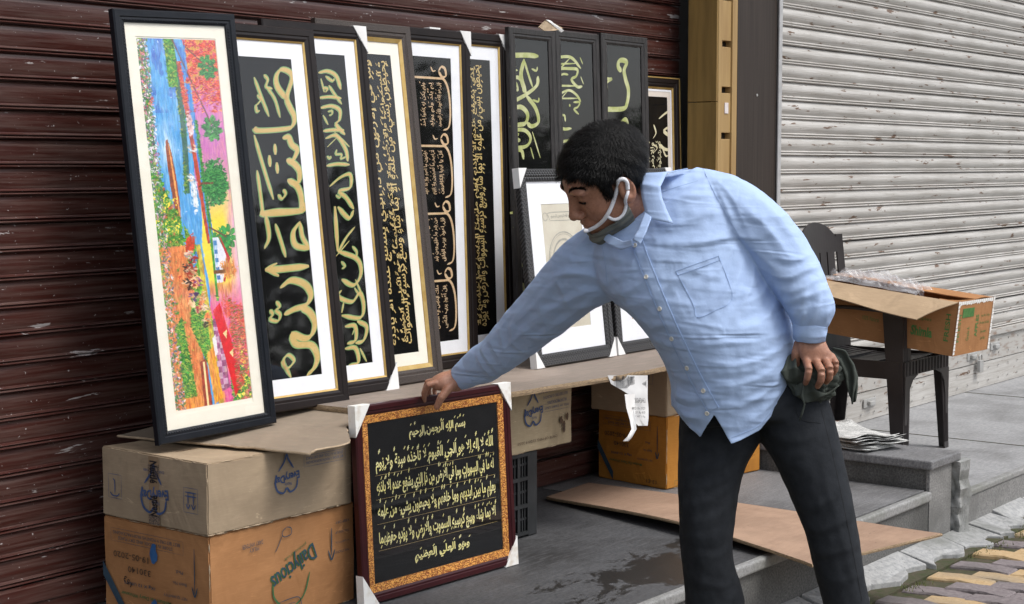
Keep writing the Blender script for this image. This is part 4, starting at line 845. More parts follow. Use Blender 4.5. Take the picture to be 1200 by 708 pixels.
# middle carton on a crate, right stack
B3 = carton('carton', 'pale kraft carton resting on the black crate, under the middle of the board', 3.93, 4.515, 3.205, 3.56, .512, .738, M['kraft_pale'])
everyday(B3, 'front', .355, .135, .095)
for k, s_ in enumerate(('STORE IN A COOL AND DRY PLACE', 'BEST BEFORE 12 MONTHS', 'FROM PACKAGING')): stamp(B3, 'front', M['ink_blue'], s_, .47+.01*k, .195-.02*k, .17-.03*k, .010, 182)
lines(B3, 'front', M['ink_blue'], rect(.41, .125, .565, .15), .0014); stamp(B3, 'front', M['ink_blue'], 'MFD. BY DAIRY UNIT', .488, .137, .14, .008, 180); stamp(B3, 'front', M['ink_brown'], 'DATE OF MFG 12/2019 20:53', .38, .035, .22, .009, 180)
T = face_T(B3, 'front', .0064)
for k, (u, v) in enumerate(((.515, .085), (.53, .07), (.548, .095), (.53, .055))):
    r = np.random.default_rng(k); mb = MB(); mb.add([T(u+r.uniform(.006, .011)*math.cos(a), v+r.uniform(.010, .016)*math.sin(a), .0002*k) for a in np.linspace(0, 6.28, 11)[:-1]], [tuple(range(10))]); mb.build('smudge', M['ink_brown'], B3['t'])
B4 = carton('carton', 'amber milk powder carton on the floor at the right end of the board', 5.205, 5.778, 3.252, 3.61, ZF+.006, .508, M['orange_dark'], rz=math.radians(-9))
orange_print(B4, True); stamp(B4, 'left', M['ink_black'], '13-E1', B4['d']*.80, .022, .05, .014, 180)
B5 = carton('carton', 'plain brown carton on top of the amber carton, half hidden by the man', 5.20, 5.76, 3.25, 3.60, .510, .738, M['kraft'])
lines(B5, 'left', M['ink_blue'], rect(.235, .12, .29, .19), .0018); lines(B5, 'left', M['ink_blue'], [[(.25, .135), (.25, .175)], [(.272, .135), (.272, .175)], [(.24, .175), (.282, .175)]], .006)
# black plastic crate
M['plastic'] = pm('black_plastic', (.018, .019, .021), (.032, .034, .038), 14, .42, bmp=.1, bscale=50)
M['crate'] = pm('dusty_grey_black_plastic', (.009, .010, .011), (.022, .023, .025), 10, .6, bmp=.15, world=True)
cr = thing('plastic_crate', 'dusty black plastic crate with slotted sides under the pale carton', 'crate', (3.90, 3.215, ZF+.001)); CW, CD, CH = .43, .33, .285
for x, y in ((0, 0), (CW-.05, 0), (0, CD-.03), (CW-.05, CD-.03)): MB().prism([(x, y), (x+.05, y), (x+.05, y+.03), (x, y+.03)], 0, CH).build('corner_post', M['crate'], cr, bevel=.004)
for y in (.004, CD-.012):
    for i in range(3):
        z0 = .008+i*.092; mb = MB(); x0, x1 = .0505, CW-.0505; y0, y1 = y, y+.008
        mb.box((x0, y0-.006, z0), (x1, y1+.006, z0+.012)); n = 24; stp = (x1-x0)/n
        for k in range(n+1): mb.box((x0+k*stp-.0028, y0, z0+.0122), (x0+k*stp+.0028, y1, z0+.0915))
        mb.box((x0, y0+.001, z0+.050), (x1, y1-.001, z0+.057))
        for k in (0, 4, 8, 12, 16, 20, 24): mb.box((x0+k*stp-.005, y0-.005, z0+.0123), (x0+k*stp+.005, y0-.0005, z0+.0914))
        tag(mb.build('slotted_side', M['crate'], cr), kind='stuff')
    box('rim', (.0505, y-.010, CH-.012), (CW-.0505, y+.016, CH), M['crate'], cr, bevel=.002)
for x in (.004, CW-.012):
    mb = MB()
    for k in range(16): mb.box((x, .032+k*.0175, .02), (x+.006, .040+k*.0175, CH-.02))
    tag(mb.build('slotted_side', M['crate'], cr), kind='stuff')
    box('rim', (x-.004, .0305, CH-.012), (x+.012, CD-.0305, CH), M['crate'], cr, bevel=.002); box('rim', (x-.004, .0305, 0), (x+.012, CD-.0305, .02), M['crate'], cr, bevel=.002)
box('crate_floor', (.0505, .0145, .002), (CW-.0505, CD-.0145, .007), M['crate'], cr)
# old ply board carrying the pictures
def ply(name, a, b):
    m, nt, N, L, bs_ = newmat(name); bs_.inputs['Roughness'].default_value = .7
    c = ramp(nt, noise(nt, coord(nt, True, (2.2, 14, 6)), 4, 7, .65, .3), [(.3, a), (.7, b)])
    c = mix(nt, ramp(nt, noise(nt, coord(nt, True, (9, 30, 9)), 4, 5, .6), [(.66, (0, 0, 0)), (.70, (.7, .7, .7))]), c, tuple(x*.35 for x in b))
    c = mix(nt, ramp(nt, noise(nt, coord(nt, True), 3, 6, .6), [(.5, (0, 0, 0)), (.7, (.6, .6, .6))]), c, tuple(min(1, x*1.5) for x in a))
    L.new(c, bs_.inputs['Base Color']); bump(nt, bs_, noise(nt, coord(nt, True, (3, 20, 3)), 14, 6), .5, .003); return m
M['oldply'] = ply('weathered_grey_plywood', (.25, .20, .165), (.17, .14, .115)); M['ply'] = ply('red_brown_plywood', (.34, .225, .155), (.27, .17, .115)); M['ply_edge'] = pm('splintered_ply_edge', (.40, .29, .17), (.16, .11, .07), 90, .9, stretch=(1, 1, 8), bmp=.6, bscale=150, world=True)
def board(name, label, cat, outline, z0, th, mat, edge, sag=lambda x, y: 0, jag=.004, seed=1, n=30, cut=None):
    """sheet from a quad outline (4 corners, anticlockwise from above), with ragged edges and gentle sag"""
    A_, B_, C_, D_ = [np.array(p, float) for p in outline]; r = np.random.default_rng(seed); m = 14; v = []; f = []
    e0 = np.cumsum(r.normal(size=n+1))*.0; j1 = r.normal(size=n+1)*jag; j2 = r.normal(size=n+1)*jag; k1 = r.normal(size=m+1)*jag
    def pt(s, t):
        return (A_*(1-s)+B_*s)*(1-t)+(D_*(1-s)+C_*s)*t
    top = []
    for i in range(n+1):
        for j in range(m+1):
            s, t = i/n, j/m; p = pt(s, t)
            if j == 0: p = p+np.array([0, -j1[i]+(cut(s) if cut else 0)])
            if i == 0: p = p+np.array([k1[j], 0])
            if i == n: p = p+np.array([k1[::-1][j], 0])
            top.append((p[0], p[1]))
    N_ = (n+1)*(m+1); v = [(x, y, z0+th+sag(x, y)) for x, y in top]+[(x, y, z0+sag(x, y)) for x, y in top]
    for i in range(n):
        for j in range(m):
            a = i*(m+1)+j; q = (a, a+m+1, a+m+2, a+1); f.append(q); f.append(tuple(x+N_ for x in q[::-1]))
    t = thing(name, label, cat, (0, 0, 0)); sh = MB().add(v, f).build('sheet', mat, t)
    rim = [i*(m+1) for i in range(n+1)]+[n*(m+1)+j for j in range(1, m+1)]+[i*(m+1)+m for i in range(n-1, -1, -1)]+[j for j in range(m-1, -1, -1)]
    v2 = []; f2 = []
    for k, a in enumerate(rim):
        p = np.array(v[a]); q = np.array(v[a+N_]); c = np.array([*pt(.5, .5), p[2]]); o = (p-c); o[2] = 0; o /= np.linalg.norm(o)+1e-9
        mid = (p+q)/2+o*(.0012+abs(r.normal())*.0012); v2 += [tuple(p+o*.0003+[0, 0, .0002]), tuple(mid), tuple(q+o*.0003-[0, 0, .0002])]
    K = len(rim)
    for k in range(K-1):
        for j in range(2): f2.append((k*3+j, (k+1)*3+j, (k+1)*3+j+1, k*3+j+1))
    MB().add(v2, f2).build('splintered_edge', edge, t)
    return t
board('plywood_shelf', 'weathered grey plywood board laid over cartons, carrying the pictures', 'board', [(3.42, 3.075), (5.36, 2.985), (5.36, 3.63), (3.42, 3.63)], .7425, .0165, M['oldply'], M['ply_edge'], sag=lambda x, y: .001*math.sin(x*5), jag=.0035, seed=4, cut=lambda s: .012*math.sin(s*8+1))
M['sheetcard'] = cardboard('brown_card_sheet', (.27, .215, .16), (.225, .18, .135))
board('cardboard_sheet', 'flat torn cardboard sheet under the painting, lapping over the left cartons', 'cardboard', [(3.02, 2.985), (3.50, 3.215), (3.50, 3.63), (2.91, 3.63)], .700, .006, M['sheetcard'], M['torn'], sag=lambda x, y: .0+.07*max(0, x-2.93)*(1 if 1 else 0)-.010*max(0, 3.13-y)*4*max(0, 1-abs(x-3.15)*2.2), jag=.0025, seed=9, cut=lambda s: -.07*math.exp(-((s-.33)/.15)**2)+.004*math.sin(s*23))
for k, (x, y, w_, l) in enumerate(((3.78, 3.11, .04, .10), (4.3, 3.06, .03, .08))):
    pass
# loose ply sheet lying on the step
def pc(x, y, z): q = onz(x, y, z); return (q[0], q[1])
zp = ZF+.014
cs_ = [pc(640, 583, zp), pc(952, 662, zp), pc(1103, 626, zp), pc(690, 566, zp)]
board('plywood_sheet', 'reddish brown plywood sheet lying on the step and jutting over its edge', 'board', cs_, ZF+.006, .010, M['ply'], M['ply_edge'], sag=lambda x, y: .030*max(0, math.sin(math.pi*min(1, max(0, (3.50-y)/1.25))))*(max(0, min(1, (5.2-x)/.6))), jag=.003, seed=6)
# torn barcode label hanging from the board
M['label'] = pm('white_label_paper', (.66, .66, .65), (.56, .56, .56), 9, .6)
lt = thing('hanging_label', 'torn white barcode label hanging down from the right end of the board', 'label', tuple(ony(735, 436, 3.0)))
def strip(pts, name, mat, parent, th=.0004):
    """pts: list of (left px, right px, y px, Y) rows -> curled paper strip"""
    o = np.array(parent.location); v = []
    for xl, xr, y, Y in pts:
        for k in range(5): t_ = k/4; v.append(ony(xl+(xr-xl)*t_, y, Y+.006*math.sin(t_*5+y*.1))-o)
    f = [(i*5+k, i*5+k+1, (i+1)*5+k+1, (i+1)*5+k) for i in range(len(pts)-1) for k in range(4)]
    n = len(v); v2 = [np.array(p)+np.array([0, th, 0]) for p in v]; f += [tuple(x+n for x in q[::-1]) for q in f]
    return MB().add(v+v2, f).build(name, mat, parent, smooth=True)
strip([(712, 759, 440, 3.01), (716, 759, 450, 3.01), (730, 759, 458, 3.0), (742, 759, 466, 2.995), (735, 760, 480, 2.99), (738, 760, 490, 2.985), (748, 759, 499, 2.985)], 'label_sheet', M['label'], lt)
strip([(732, 744, 462, 2.98), (734, 744, 478, 2.975), (738, 745, 492, 2.97), (740, 746, 503, 2.965), (735, 741, 512, 2.97), (730, 737, 517, 2.98)], 'torn_strip', M['paper'], lt)
bc = MB(); o = np.array(lt.location)
for k in range(26):
    x = 722+k*1.38
    if x > 757: break
    a, b = ony(x, 441, 3.0085), ony(x+.35+.6*random.random(), 441, 3.0085); c, d_ = ony(x+.9, 455, 3.004), ony(x+.4, 455, 3.004); bc.add([a-o, b-o, c-o, d_-o], [(0, 1, 2, 3)])
tag(bc.build('barcode', M['ink_black'], lt), kind='stuff')
g_, f_, _ = text_geo('1000043461', False); bx_ = lambda a, b: ony(741+a*16-b*1.5, 472+b*-6+a*.5, 2.982)-o
MB().add([bx_(a, b) for a, b, c in g_], f_).build('lettering', M['ink_black'], lt)
for k, s_ in enumerate(('PKD 06-2020', 'M.R.P. Rs 410', 'NET WT 1 Kg')):
    g_, f_, _ = text_geo(s_, False); MB().add([ony(741+a*15, 480+5*k-b*3, 2.977)-o for a, b, c in g_], f_).build('lettering', M['ink_black'], lt)
# ------------------------------------------------------------------ plastic armchair
CX0, CX1, CY0, CY1 = 6.62, 7.12, 2.92, 3.50
ch = thing('plastic_armchair', 'dark brown plastic armchair against the white shutter, carrying a carton', 'chair', ((CX0+CX1)/2, (CY0+CY1)/2, ZA+.001))
M['chair'] = pm('dark_brown_plastic', (.020, .016, .016), (.030, .025, .025), 8, .38, bmp=.08, bscale=30)
lx, ly = .25, .29
def leg(sx, sy, top, wtop, wbot, th):
    """channel-section leg: two walls meeting at a ribbed corner"""
    x, y = sx*lx, sy*ly; mb = MB(); n = 6; tx = x*.97; ty = y*.93
    for k in range(n):
        t0_, t1_ = k/n, (k+1)/n; w0, w1 = wbot+(wtop-wbot)*t0_, wbot+(wtop-wbot)*t1_
        def q(t, w_): X = x+(tx-x)*t; Yc = y+(ty-y)*t; return X, Yc, w_
        a, b = q(t0_, w0), q(t1_, w1); v = []
        for (X, Yc, w_), z in ((a, top*t0_), (b, top*t1_)):
            v += [(X, Yc, z), (X-sx*w_, Yc, z), (X-sx*w_, Yc-sy*th, z), (X-sx*th, Yc-sy*th, z), (X-sx*th, Yc-sy*w_, z), (X, Yc-sy*w_, z)]
        f = [(i, (i+1) % 6, 6+(i+1) % 6, 6+i) for i in range(6)]
        if k == 0: f.append((0, 1, 2, 3, 4, 5))
        if k == n-1: f.append((11, 10, 9, 8, 7, 6))
        mb.add(v, f)
    l_ = mb.build('leg', M['chair'], ch); rb_ = MB()
    for i in range(3): rb_.tube([(x-sx*(.016+.013*i), y+sy*.0005, .03), (tx-sx*(.018+.016*i), ty+sy*.0005, top*.95)], .0022, 5)
    rb_.build('rib', M['chair'], l_)
leg(-1, -1, .66, .095, .055, .006); leg(1, -1, .66, .085, .045, .006); leg(-1, 1, .44, .075, .05, .006); leg(1, 1, .44, .075, .05, .006)
# seat with slots, apron, arms, back
sm = MB()
for k in range(11):
    x = -.215+k*.043; v = []; 
    for j in range(13):
        y = -.27+.52*j/12; z = .44-.02*math.sin(math.pi*j/12)-.006*(1-(x/.22)**2)-(.03*((j-0)/1-1)**2 if j < 1 else 0)
        v += [(x-.018, y, z), (x+.018, y, z), (x+.018, y, z-.006), (x-.018, y, z-.006)]
    sm.add(v, [(j*4+i, j*4+(i+1) % 4, (j+1)*4+(i+1) % 4, (j+1)*4+i) for j in range(12) for i in range(4)]+[(0, 1, 2, 3), (48, 49, 50, 51)])
for y in (-.27, -.1, .08, .25): sm.box((-.235, y-.012, .412), (.235, y+.012, .4255))
sm.build('seat', M['chair'], ch)
MB().prism([(-.24, -.285), (.24, -.285), (.24, -.278), (-.24, -.278)], .375, .438).build('front_apron', M['chair'], ch)
for sx in (-1, 1): box('side_apron', (sx*.245-.003, -.26, .36), (sx*.245+.003, .27, .438), M['chair'], ch)
for sx in (-1, 1):
    g_a = [(sx*.24, .3745), (sx*.10, .3745), (sx*.155, .355), (sx*.19, .315), (sx*.205, .25), (sx*.212, .16), (sx*.24, .16)]
    MB().add([(x, -.2875, z) for x, z in g_a]+[(x, -.2815, z) for x, z in g_a], [tuple(range(7)), tuple(range(7, 14))[::-1]]+[(i, (i+1) % 7, 7+(i+1) % 7, 7+i) for i in range(7)]).build('arch_bracket', M['chair'], ch)
ap = MB()
for k in range(14): ap.box((-.22+k*.034-.003, -.2885, .378), (-.22+k*.034+.003, -.2855, .436))
tag(ap.build('apron_rib', M['chair'], ch), kind='stuff')
for sx in (-1, 1):
    mb = MB(); pts = [(sx*.245, -.275, .645), (sx*.25, -.20, .668), (sx*.255, -.05, .676), (sx*.255, .12, .675), (sx*.25, .24, .70), (sx*.235, .29, .76)]
    v = []
    for x, y, z in pts: v += [(x-.028, y, z), (x+.028, y, z), (x+.028, y, z-.014), (x-.028, y, z-.014)]
    mb.add(v, [(j*4+i, j*4+(i+1) % 4, (j+1)*4+(i+1) % 4, (j+1)*4+i) for j in range(5) for i in range(4)]+[(0, 1, 2, 3), (20, 21, 22, 23)]); mb.build('arm', M['chair'], ch, bevel=.004)
def backpt(u, t): # u -1..1, t 0..1
    return np.array([.035+u*(.25-.03*t*t), .245+.05*t+.025*(1-u*u)-.02, .43+.60*t])
bk = MB()
def slab(u0, u1, t0_, t1_, nu=4, nt_=6, th=.007):
    v = []; 
    for j in range(nt_+1):
        for i in range(nu+1): v.append(backpt(u0+(u1-u0)*i/nu, t0_+(t1_-t0_)*j/nt_))
    n = len(v); v += [p+np.array([0, th, 0]) for p in v]; W_ = nu+1
    f = [(j*W_+i, j*W_+i+1, (j+1)*W_+i+1, (j+1)*W_+i) for j in range(nt_) for i in range(nu)]; f += [tuple(x+n for x in q[::-1]) for q in f]
    for i in range(nu): f += [(i, i+1, n+i+1, n+i), (nt_*W_+i, nt_*W_+i+1, n+nt_*W_+i+1, n+nt_*W_+i)]
    for j in range(nt_): f += [(j*W_, (j+1)*W_, n+(j+1)*W_, n+j*W_), (j*W_+nu, (j+1)*W_+nu, n+(j+1)*W_+nu, n+j*W_+nu)]
    bk.add(v, f)
slab(-1, -.78, 0, .9, 2, 8); slab(.78, 1, 0, .9, 2, 8)
for k in range(5): slab(-.70+k*.285, -.46+k*.285, .1, .80, 3, 8)
slab(-1, 1, -.05, .12, 10, 2); bk.build('backrest', M['chair'], ch)
bk = MB(); v = []
for i in range(21):
    u = -1+2*i/20; zc = .80+.20*(1-abs(u)**3.2)-.04*abs(u); v += [backpt(u, .76), backpt(u, zc)+np.array([0, .0, 0])]
n = len(v); v += [p+np.array([0, .009, 0]) for p in v]
f = [(2*i, 2*i+2, 2*i+3, 2*i+1) for i in range(20)]; f += [tuple(x+n for x in q[::-1]) for q in f]; f += [(2*i+1, 2*i+3, n+2*i+3, n+2*i+1) for i in range(20)]+[(2*i, n+2*i, n+2*i+2, 2*i+2) for i in range(20)]+[(0, 1, n+1, n), (40, n+40, n+41, 41)]
bk.add(v, f); bk.build('top_rail', M['chair'], ch)
# ------------------------------------------------------------------ open carton lying across the chair arms
bw, bl, bh = .375, .70, .235
tilt = math.radians(6.0)
cb = thing('open_carton', 'open orange fruit carton with a raised brown flap, lying on the plastic chair', 'cardboard box')
cb.matrix_world = Matrix.Translation((6.665, 2.725, .640)) @ Matrix.Rotation(tilt, 4, 'X') @ Matrix.Rotation(math.radians(-1.5), 4, 'Z')
K = M['orange_box']; th = .004
box('carton_wall', (0, 0, 0), (bw, th, bh), K, cb, bevel=.001); box('carton_wall', (0, bl-th, 0), (bw, bl, bh), K, cb, bevel=.001)
box('carton_wall', (0, th+.0003, 0), (th, bl-th-.0003, bh), K, cb, bevel=.001); box('carton_wall', (bw-th, th+.0003, 0), (bw, bl-th-.0003, bh), K, cb, bevel=.001)
box('carton_base', (th+.0003, th+.0003, 0), (bw-th-.0003, bl-th-.0003, .004), K, cb)
# far long flap lies closed, near long flap is folded out and droops
def flap(name, pts, mat, th=.004):
    p = [np.array(q, float) for q in pts]; nrm = np.cross(p[1]-p[0], p[3]-p[0]); nrm /= np.linalg.norm(nrm)
    n = 10; v = []
    for i in range(n+1):
        for j in range(5):
            s, t = i/n, j/4; q = (p[0]*(1-s)+p[1]*s)*(1-t)+(p[3]*(1-s)+p[2]*s)*t; v.append(q+nrm*(.005*math.sin(t*math.pi)+.004*math.sin(s*7+t*3)*t))
    m_ = len(v); v += [q-nrm*th for q in v]; f = [(i*5+j, (i+1)*5+j, (i+1)*5+j+1, i*5+j+1) for i in range(n) for j in range(4)]; f += [tuple(x+m_ for x in q[::-1]) for q in f]
    for i in range(n): f += [(i*5, i*5+5, m_+i*5+5, m_+i*5), (i*5+4, i*5+9, m_+i*5+9, m_+i*5+4)]
    for j in range(4): f += [(j, j+1, m_+j+1, m_+j), (n*5+j, n*5+j+1, m_+n*5+j+1, m_+n*5+j)]
    return MB().add(v, f).build(name, mat, cb)
M['flapin'] = cardboard('bare_kraft_flap', (.40, .29, .185), (.34, .245, .155))
fl_ = flap('flap', [(.0, .004, bh+.002), (.0, bl, bh+.002), (-.19, bl-.02, bh-.030), (-.19, .10, bh-.075)], M['flapin'])
flap('flap', [(bw, .0, bh+.002), (bw, bl, bh+.002), (bw*.46, bl, bh+.012), (bw*.46, .0, bh+.006)], K)
flap('flap', [(bw*.45, .0, bh+.0025), (.02, .0, bh+.0025), (.02, .16, bh-.05), (bw*.45, .16, bh-.02)], K)
BX = dict(t=cb, w=bw, d=bl, h=bh)
gm = pm('green_fruit_print', (.04, .14, .03), (.08, .20, .05), 40, .7)
def stampC(face, s, u, v, w_, h_, ang=0, mat=gm, bold=0):
    T = (lambda a, b, l=0: (a, -.0008-l, b)) if face == 'front' else (lambda a, b, l=0: (-.0008-l, bl-a, b))
    g, f, _ = text_geo(s, False, False, 0, bold); ca, sa = math.cos(math.radians(ang)), math.sin(math.radians(ang))
    MB().add([T(u+(a-.5)*w_*ca-(b-.5)*h_*sa, v+(a-.5)*w_*sa+(b-.5)*h_*ca, c*.2) for a, b, c in g], f).build('lettering', mat, cb)
stampC('left', 'Shimla', .545, .085, .10, .045, 0, bold=.04); stampC('left', 'Apples', .545, .14, .08, .02, 0); stampC('left', 'FRESH', .66, .12, .12, .022, 90, bold=.02); stampC('left', '100% Natural', .30, .10, .08, .02)
MB().box((.05, -.0016, .165), (.17, -.0006, .205)).build('green_print', gm, cb); stampC('front', 'FRESH FRUIT', .11, .185, .10, .016, 0, M['paper'])
stampC('front', 'APPLES', .215, .12, .10, .03, 90, bold=.03); stampC('front', 'Grade A', .13, .09, .06, .03, 90); stampC('front', 'Net Wt. 10 Kg', .30, .16, .09, .014); stampC('front', 'Product of India', .30, .13, .10, .012); stampC('front', 'Grower :', .30, .09, .07, .014, 0); stampC('front', 'Lot No.', .30, .06, .05, .014); stampC('front', 'FRESH', .03, .12, .12, .025, 90)
# tattered white tape along the end corners
M['film'] = pm('milky_plastic_film', (.70, .72, .74), (.55, .57, .60), 20, .2)
tb = MB(); r = np.random.default_rng(8)
for x0 in (.002, bw-.002):
    for k in range(14): z = .005+k*.017; tb.add([(x0-.008, -.002, z), (x0+.008+r.uniform(0, .006), -.002, z+r.uniform(-.003, .003)), (x0+.006+r.uniform(0, .008), -.0022, z+.014), (x0-.007, -.0022, z+.015)], [(0, 1, 2, 3)])
for k in range(16): x = .01+k*.022; tb.add([(x, -.002, bh-.010-r.uniform(0, .008)), (x+.02, -.002, bh-.008-r.uniform(0, .006)), (x+.02, -.0022, bh+.003), (x, -.0022, bh+.003)], [(0, 1, 2, 3)])
tag(tb.build('frayed_tape', M['paper_old'], cb), kind='stuff')
# crumpled clear film lying in the carton
m = bpy.data.materials.new('clear_film'); m.use_nodes = True; nt = m.node_tree; N, L = nt.nodes, nt.links; N.remove(N['Principled BSDF'])
t_ = N.new('ShaderNodeBsdfTransparent'); g_ = N.new('ShaderNodeBsdfPrincipled'); g_.inputs['Base Color'].default_value = (.75, .77, .80, 1); g_.inputs['Roughness'].default_value = .12; mx = N.new('ShaderNodeMixShader'); mx.inputs[0].default_value = .24
L.new(t_.outputs[0], mx.inputs[1]); L.new(g_.outputs[0], mx.inputs[2]); L.new(mx.outputs[0], N['Material Output'].inputs[0]); M['clearfilm'] = m
pf = thing('plastic_film', 'crumpled clear plastic film bulging out of the open carton', 'plastic film', (6.75, 3.05, .895))
v = []; n = 26
for i in range(n+1):
    for j in range(n+1):
        a, b = i/n, j/n; q = math.sin(a*19+b*7)*math.sin(b*23-a*5)+.6*math.sin(a*41+b*31); v.append((-.02+a*.26+.01*math.sin(b*20), -.12+b*.46+.01*math.sin(a*17), .040*math.sin(math.pi*a)*math.sin(math.pi*b)**.7+.022*q*math.sin(math.pi*a)+.055*b))
MB().add(v, [(i*(n+1)+j, (i+1)*(n+1)+j, (i+1)*(n+1)+j+1, i*(n+1)+j+1) for i in range(n) for j in range(n)]).build('film_sheet', m, pf)
# ------------------------------------------------------------------ newspapers on the divider step
def newsmat():
    m, nt, N, L, b = newmat('newsprint'); b.inputs['Roughness'].default_value = .85; co = coord(nt)
    w1 = N.new('ShaderNodeTexWave'); w1.inputs['Scale'].default_value = 60; w1.bands_direction = 'X'; w1.inputs['Distortion'].default_value = .6; L.new(co, w1.inputs[0])
    t = ramp(nt, w1.outputs['Fac'], [(.55, (0, 0, 0)), (.7, (1, 1, 1))]); k = ramp(nt, noise(nt, coord(nt, False, (9, 9, 9)), 3, 2), [(.42, (0, 0, 0)), (.5, (1, 1, 1))])
    tt = mix(nt, 1.0, t, k, 'MULTIPLY'); tt = mix(nt, 1.0, tt, ramp(nt, noise(nt, coord(nt, False, (1, 1, 1)), 190, 1), [(.4, (0, 0, 0)), (.5, (1, 1, 1))]), 'MULTIPLY')
    c = mix(nt, tt, (.56, .56, .54), (.05, .05, .055)); c = mix(nt, ramp(nt, noise(nt, co, 6, 2), [(.70, (0, 0, 0)), (.73, (1, 1, 1))]), c, (.40, .16, .08)); L.new(c, b.inputs['Base Color']); return m
M['news'] = newsmat()
def paper(name, label, cx, cy, z, w_, l, rz, sheets, curl, seed):
    t = thing(name, label, 'newspaper', (cx, cy, z), rz); r = np.random.default_rng(seed)
    for s_ in range(sheets):
        n, m_ = 14, 8; v = []; dx, dy, a = r.normal()*.012, r.normal()*.012, r.normal()*.05; p = r.uniform(0, 6, 3)
        for i in range(n+1):
            for j in range(m_+1):
                x, y = (i/n-.5)*l, (j/m_-.5)*w_; zz = .0015+s_*.0045+curl*((2*abs(i/n-.5))**3)*(.4+.6*math.sin(p[0]+j*.5)**2)*(1+s_*.5)+.002*abs(math.sin(x*30+p[1]+y*9))
                v.append((x*math.cos(a)-y*math.sin(a)+dx, x*math.sin(a)+y*math.cos(a)+dy, zz))
        k = len(v); v += [(x, y, q+.0012) for x, y, q in v]; W_ = m_+1
        f = [(i*W_+j, (i+1)*W_+j, (i+1)*W_+j+1, i*W_+j+1) for i in range(n) for j in range(m_)]; f = [q[::-1] for q in f]+[tuple(x+k for x in q) for q in f]
        for i in range(n): f += [(i*W_, (i+1)*W_, k+(i+1)*W_, k+i*W_), (i*W_+m_, k+i*W_+m_, k+(i+1)*W_+m_, (i+1)*W_+m_)]
        for j in range(m_): f += [(j, k+j, k+j+1, j+1), (n*W_+j, n*W_+j+1, k+n*W_+j+1, k+n*W_+j)]
        MB().add(v, f).build('sheet', M['news'], t, smooth=True)
paper('newspaper', 'thick folded newspaper lying flat on the stone divider step', 5.93, 2.90, ZS+.001, .20, .42, math.radians(82), 4, .004, 2)
paper('newspaper', 'loose newspaper sheets fanned out over the folded newspaper', 5.98, 2.86, ZS+.024, .22, .40, math.radians(60), 5, .009, 5)
nr = thing('rolled_newspaper', 'loosely rolled newspaper with printed columns beside the fanned sheets', 'newspaper', (5.86, 3.06, ZS+.030), math.radians(75)); v = []; n = 40
for k in range(n+1):
    a = k/n*4.2*math.pi; R_ = .012+.016*k/n
    for j in range(3): v.append((-.13+.26*j/2, R_*1.5*math.cos(a), R_*math.sin(a)))
MB().add(v, [(k*3+j, (k+1)*3+j, (k+1)*3+j+1, k*3+j+1) for k in range(n) for j in range(2)]).build('rolled_sheet', M['news'], nr, smooth=True)
# torn card scrap sticking up above the pictures
sc = thing('torn_paper_scrap', 'small torn brown and white paper scrap caught on top of the grained frames', 'paper scrap', tuple(ony(640, 33, 3.47)))
o = np.array(sc.location)
for mt, pts in ((M['torn'], [(632, 32), (640, 24), (652, 28), (660, 33), (650, 36), (638, 36)]), (M['paper'], [(640, 23), (645, 24), (661, 36), (658, 38)])):
    a = [ony(x, y, 3.462+.003*(i % 2))-o for i, (x, y) in enumerate(pts)]; n = len(a); MB().add(a+[q+np.array([0, .006, 0]) for q in a], [tuple(range(n)), tuple(range(n, 2*n))[::-1]]+[(i, (i+1) % n, n+(i+1) % n, n+i) for i in range(n)]).build('scrap', mt, sc)
# ------------------------------------------------------------------ the man
PO = np.array([*onz(925, 880, 0)[:2], 0.0])          # on the ground between his feet
def surface_nets(F, org, h):
    ins = F < 0; nx, ny, nz = F.shape; acc = np.zeros((nx-1, ny-1, nz-1, 3)); cnt = np.zeros((nx-1, ny-1, nz-1)); cor = [(i, j, k) for i in (0, 1) for j in (0, 1) for k in (0, 1)]
    def sl(c): return F[c[0]:nx-1+c[0], c[1]:ny-1+c[1], c[2]:nz-1+c[2]]
    for a in cor:
        for ax in range(3):
            if a[ax]: continue
            b = list(a); b[ax] = 1; fa, fb_ = sl(a), sl(b); m = (fa < 0) != (fb_ < 0); t = np.where(m, fa/(fa-fb_+1e-20), 0)
            p = np.zeros(acc.shape); p[..., 0] = a[0]; p[..., 1] = a[1]; p[..., 2] = a[2]; p[..., ax] += t; acc += p*m[..., None]; cnt += m
    act = cnt > 0; idx = -np.ones(act.shape, int); idx[act] = np.arange(act.sum()); I = np.argwhere(act); v = org+h*(I+acc[act]/cnt[act][:, None]); fs = []
    for ax in range(3):
        s0 = [slice(1, -1)]*3; s0[ax] = slice(0, -1); s1 = list(s0); s1[ax] = slice(1, None); A_, B_ = ins[tuple(s0)], ins[tuple(s1)]
        E_ = np.argwhere(A_ != B_)+np.array([1 if q != ax else 0 for q in range(3)]); flip = A_[A_ != B_]
        u, w = [(1, 2), (2, 0), (0, 1)][ax]; du = np.zeros(3, int); du[u] = 1; dw = np.zeros(3, int); dw[w] = 1
        g = lambda e: idx[e[:, 0], e[:, 1], e[:, 2]]; q = np.stack([g(E_-du-dw), g(E_-dw), g(E_), g(E_-du)], 1); q[~flip] = q[~flip][:, ::-1]; fs.append(q)
    return v, np.concatenate(fs)
def smin(a, b, k): h = np.clip(.5+.5*(b-a)/k, 0, 1); return b*(1-h)+a*h-k*h*(1-h)
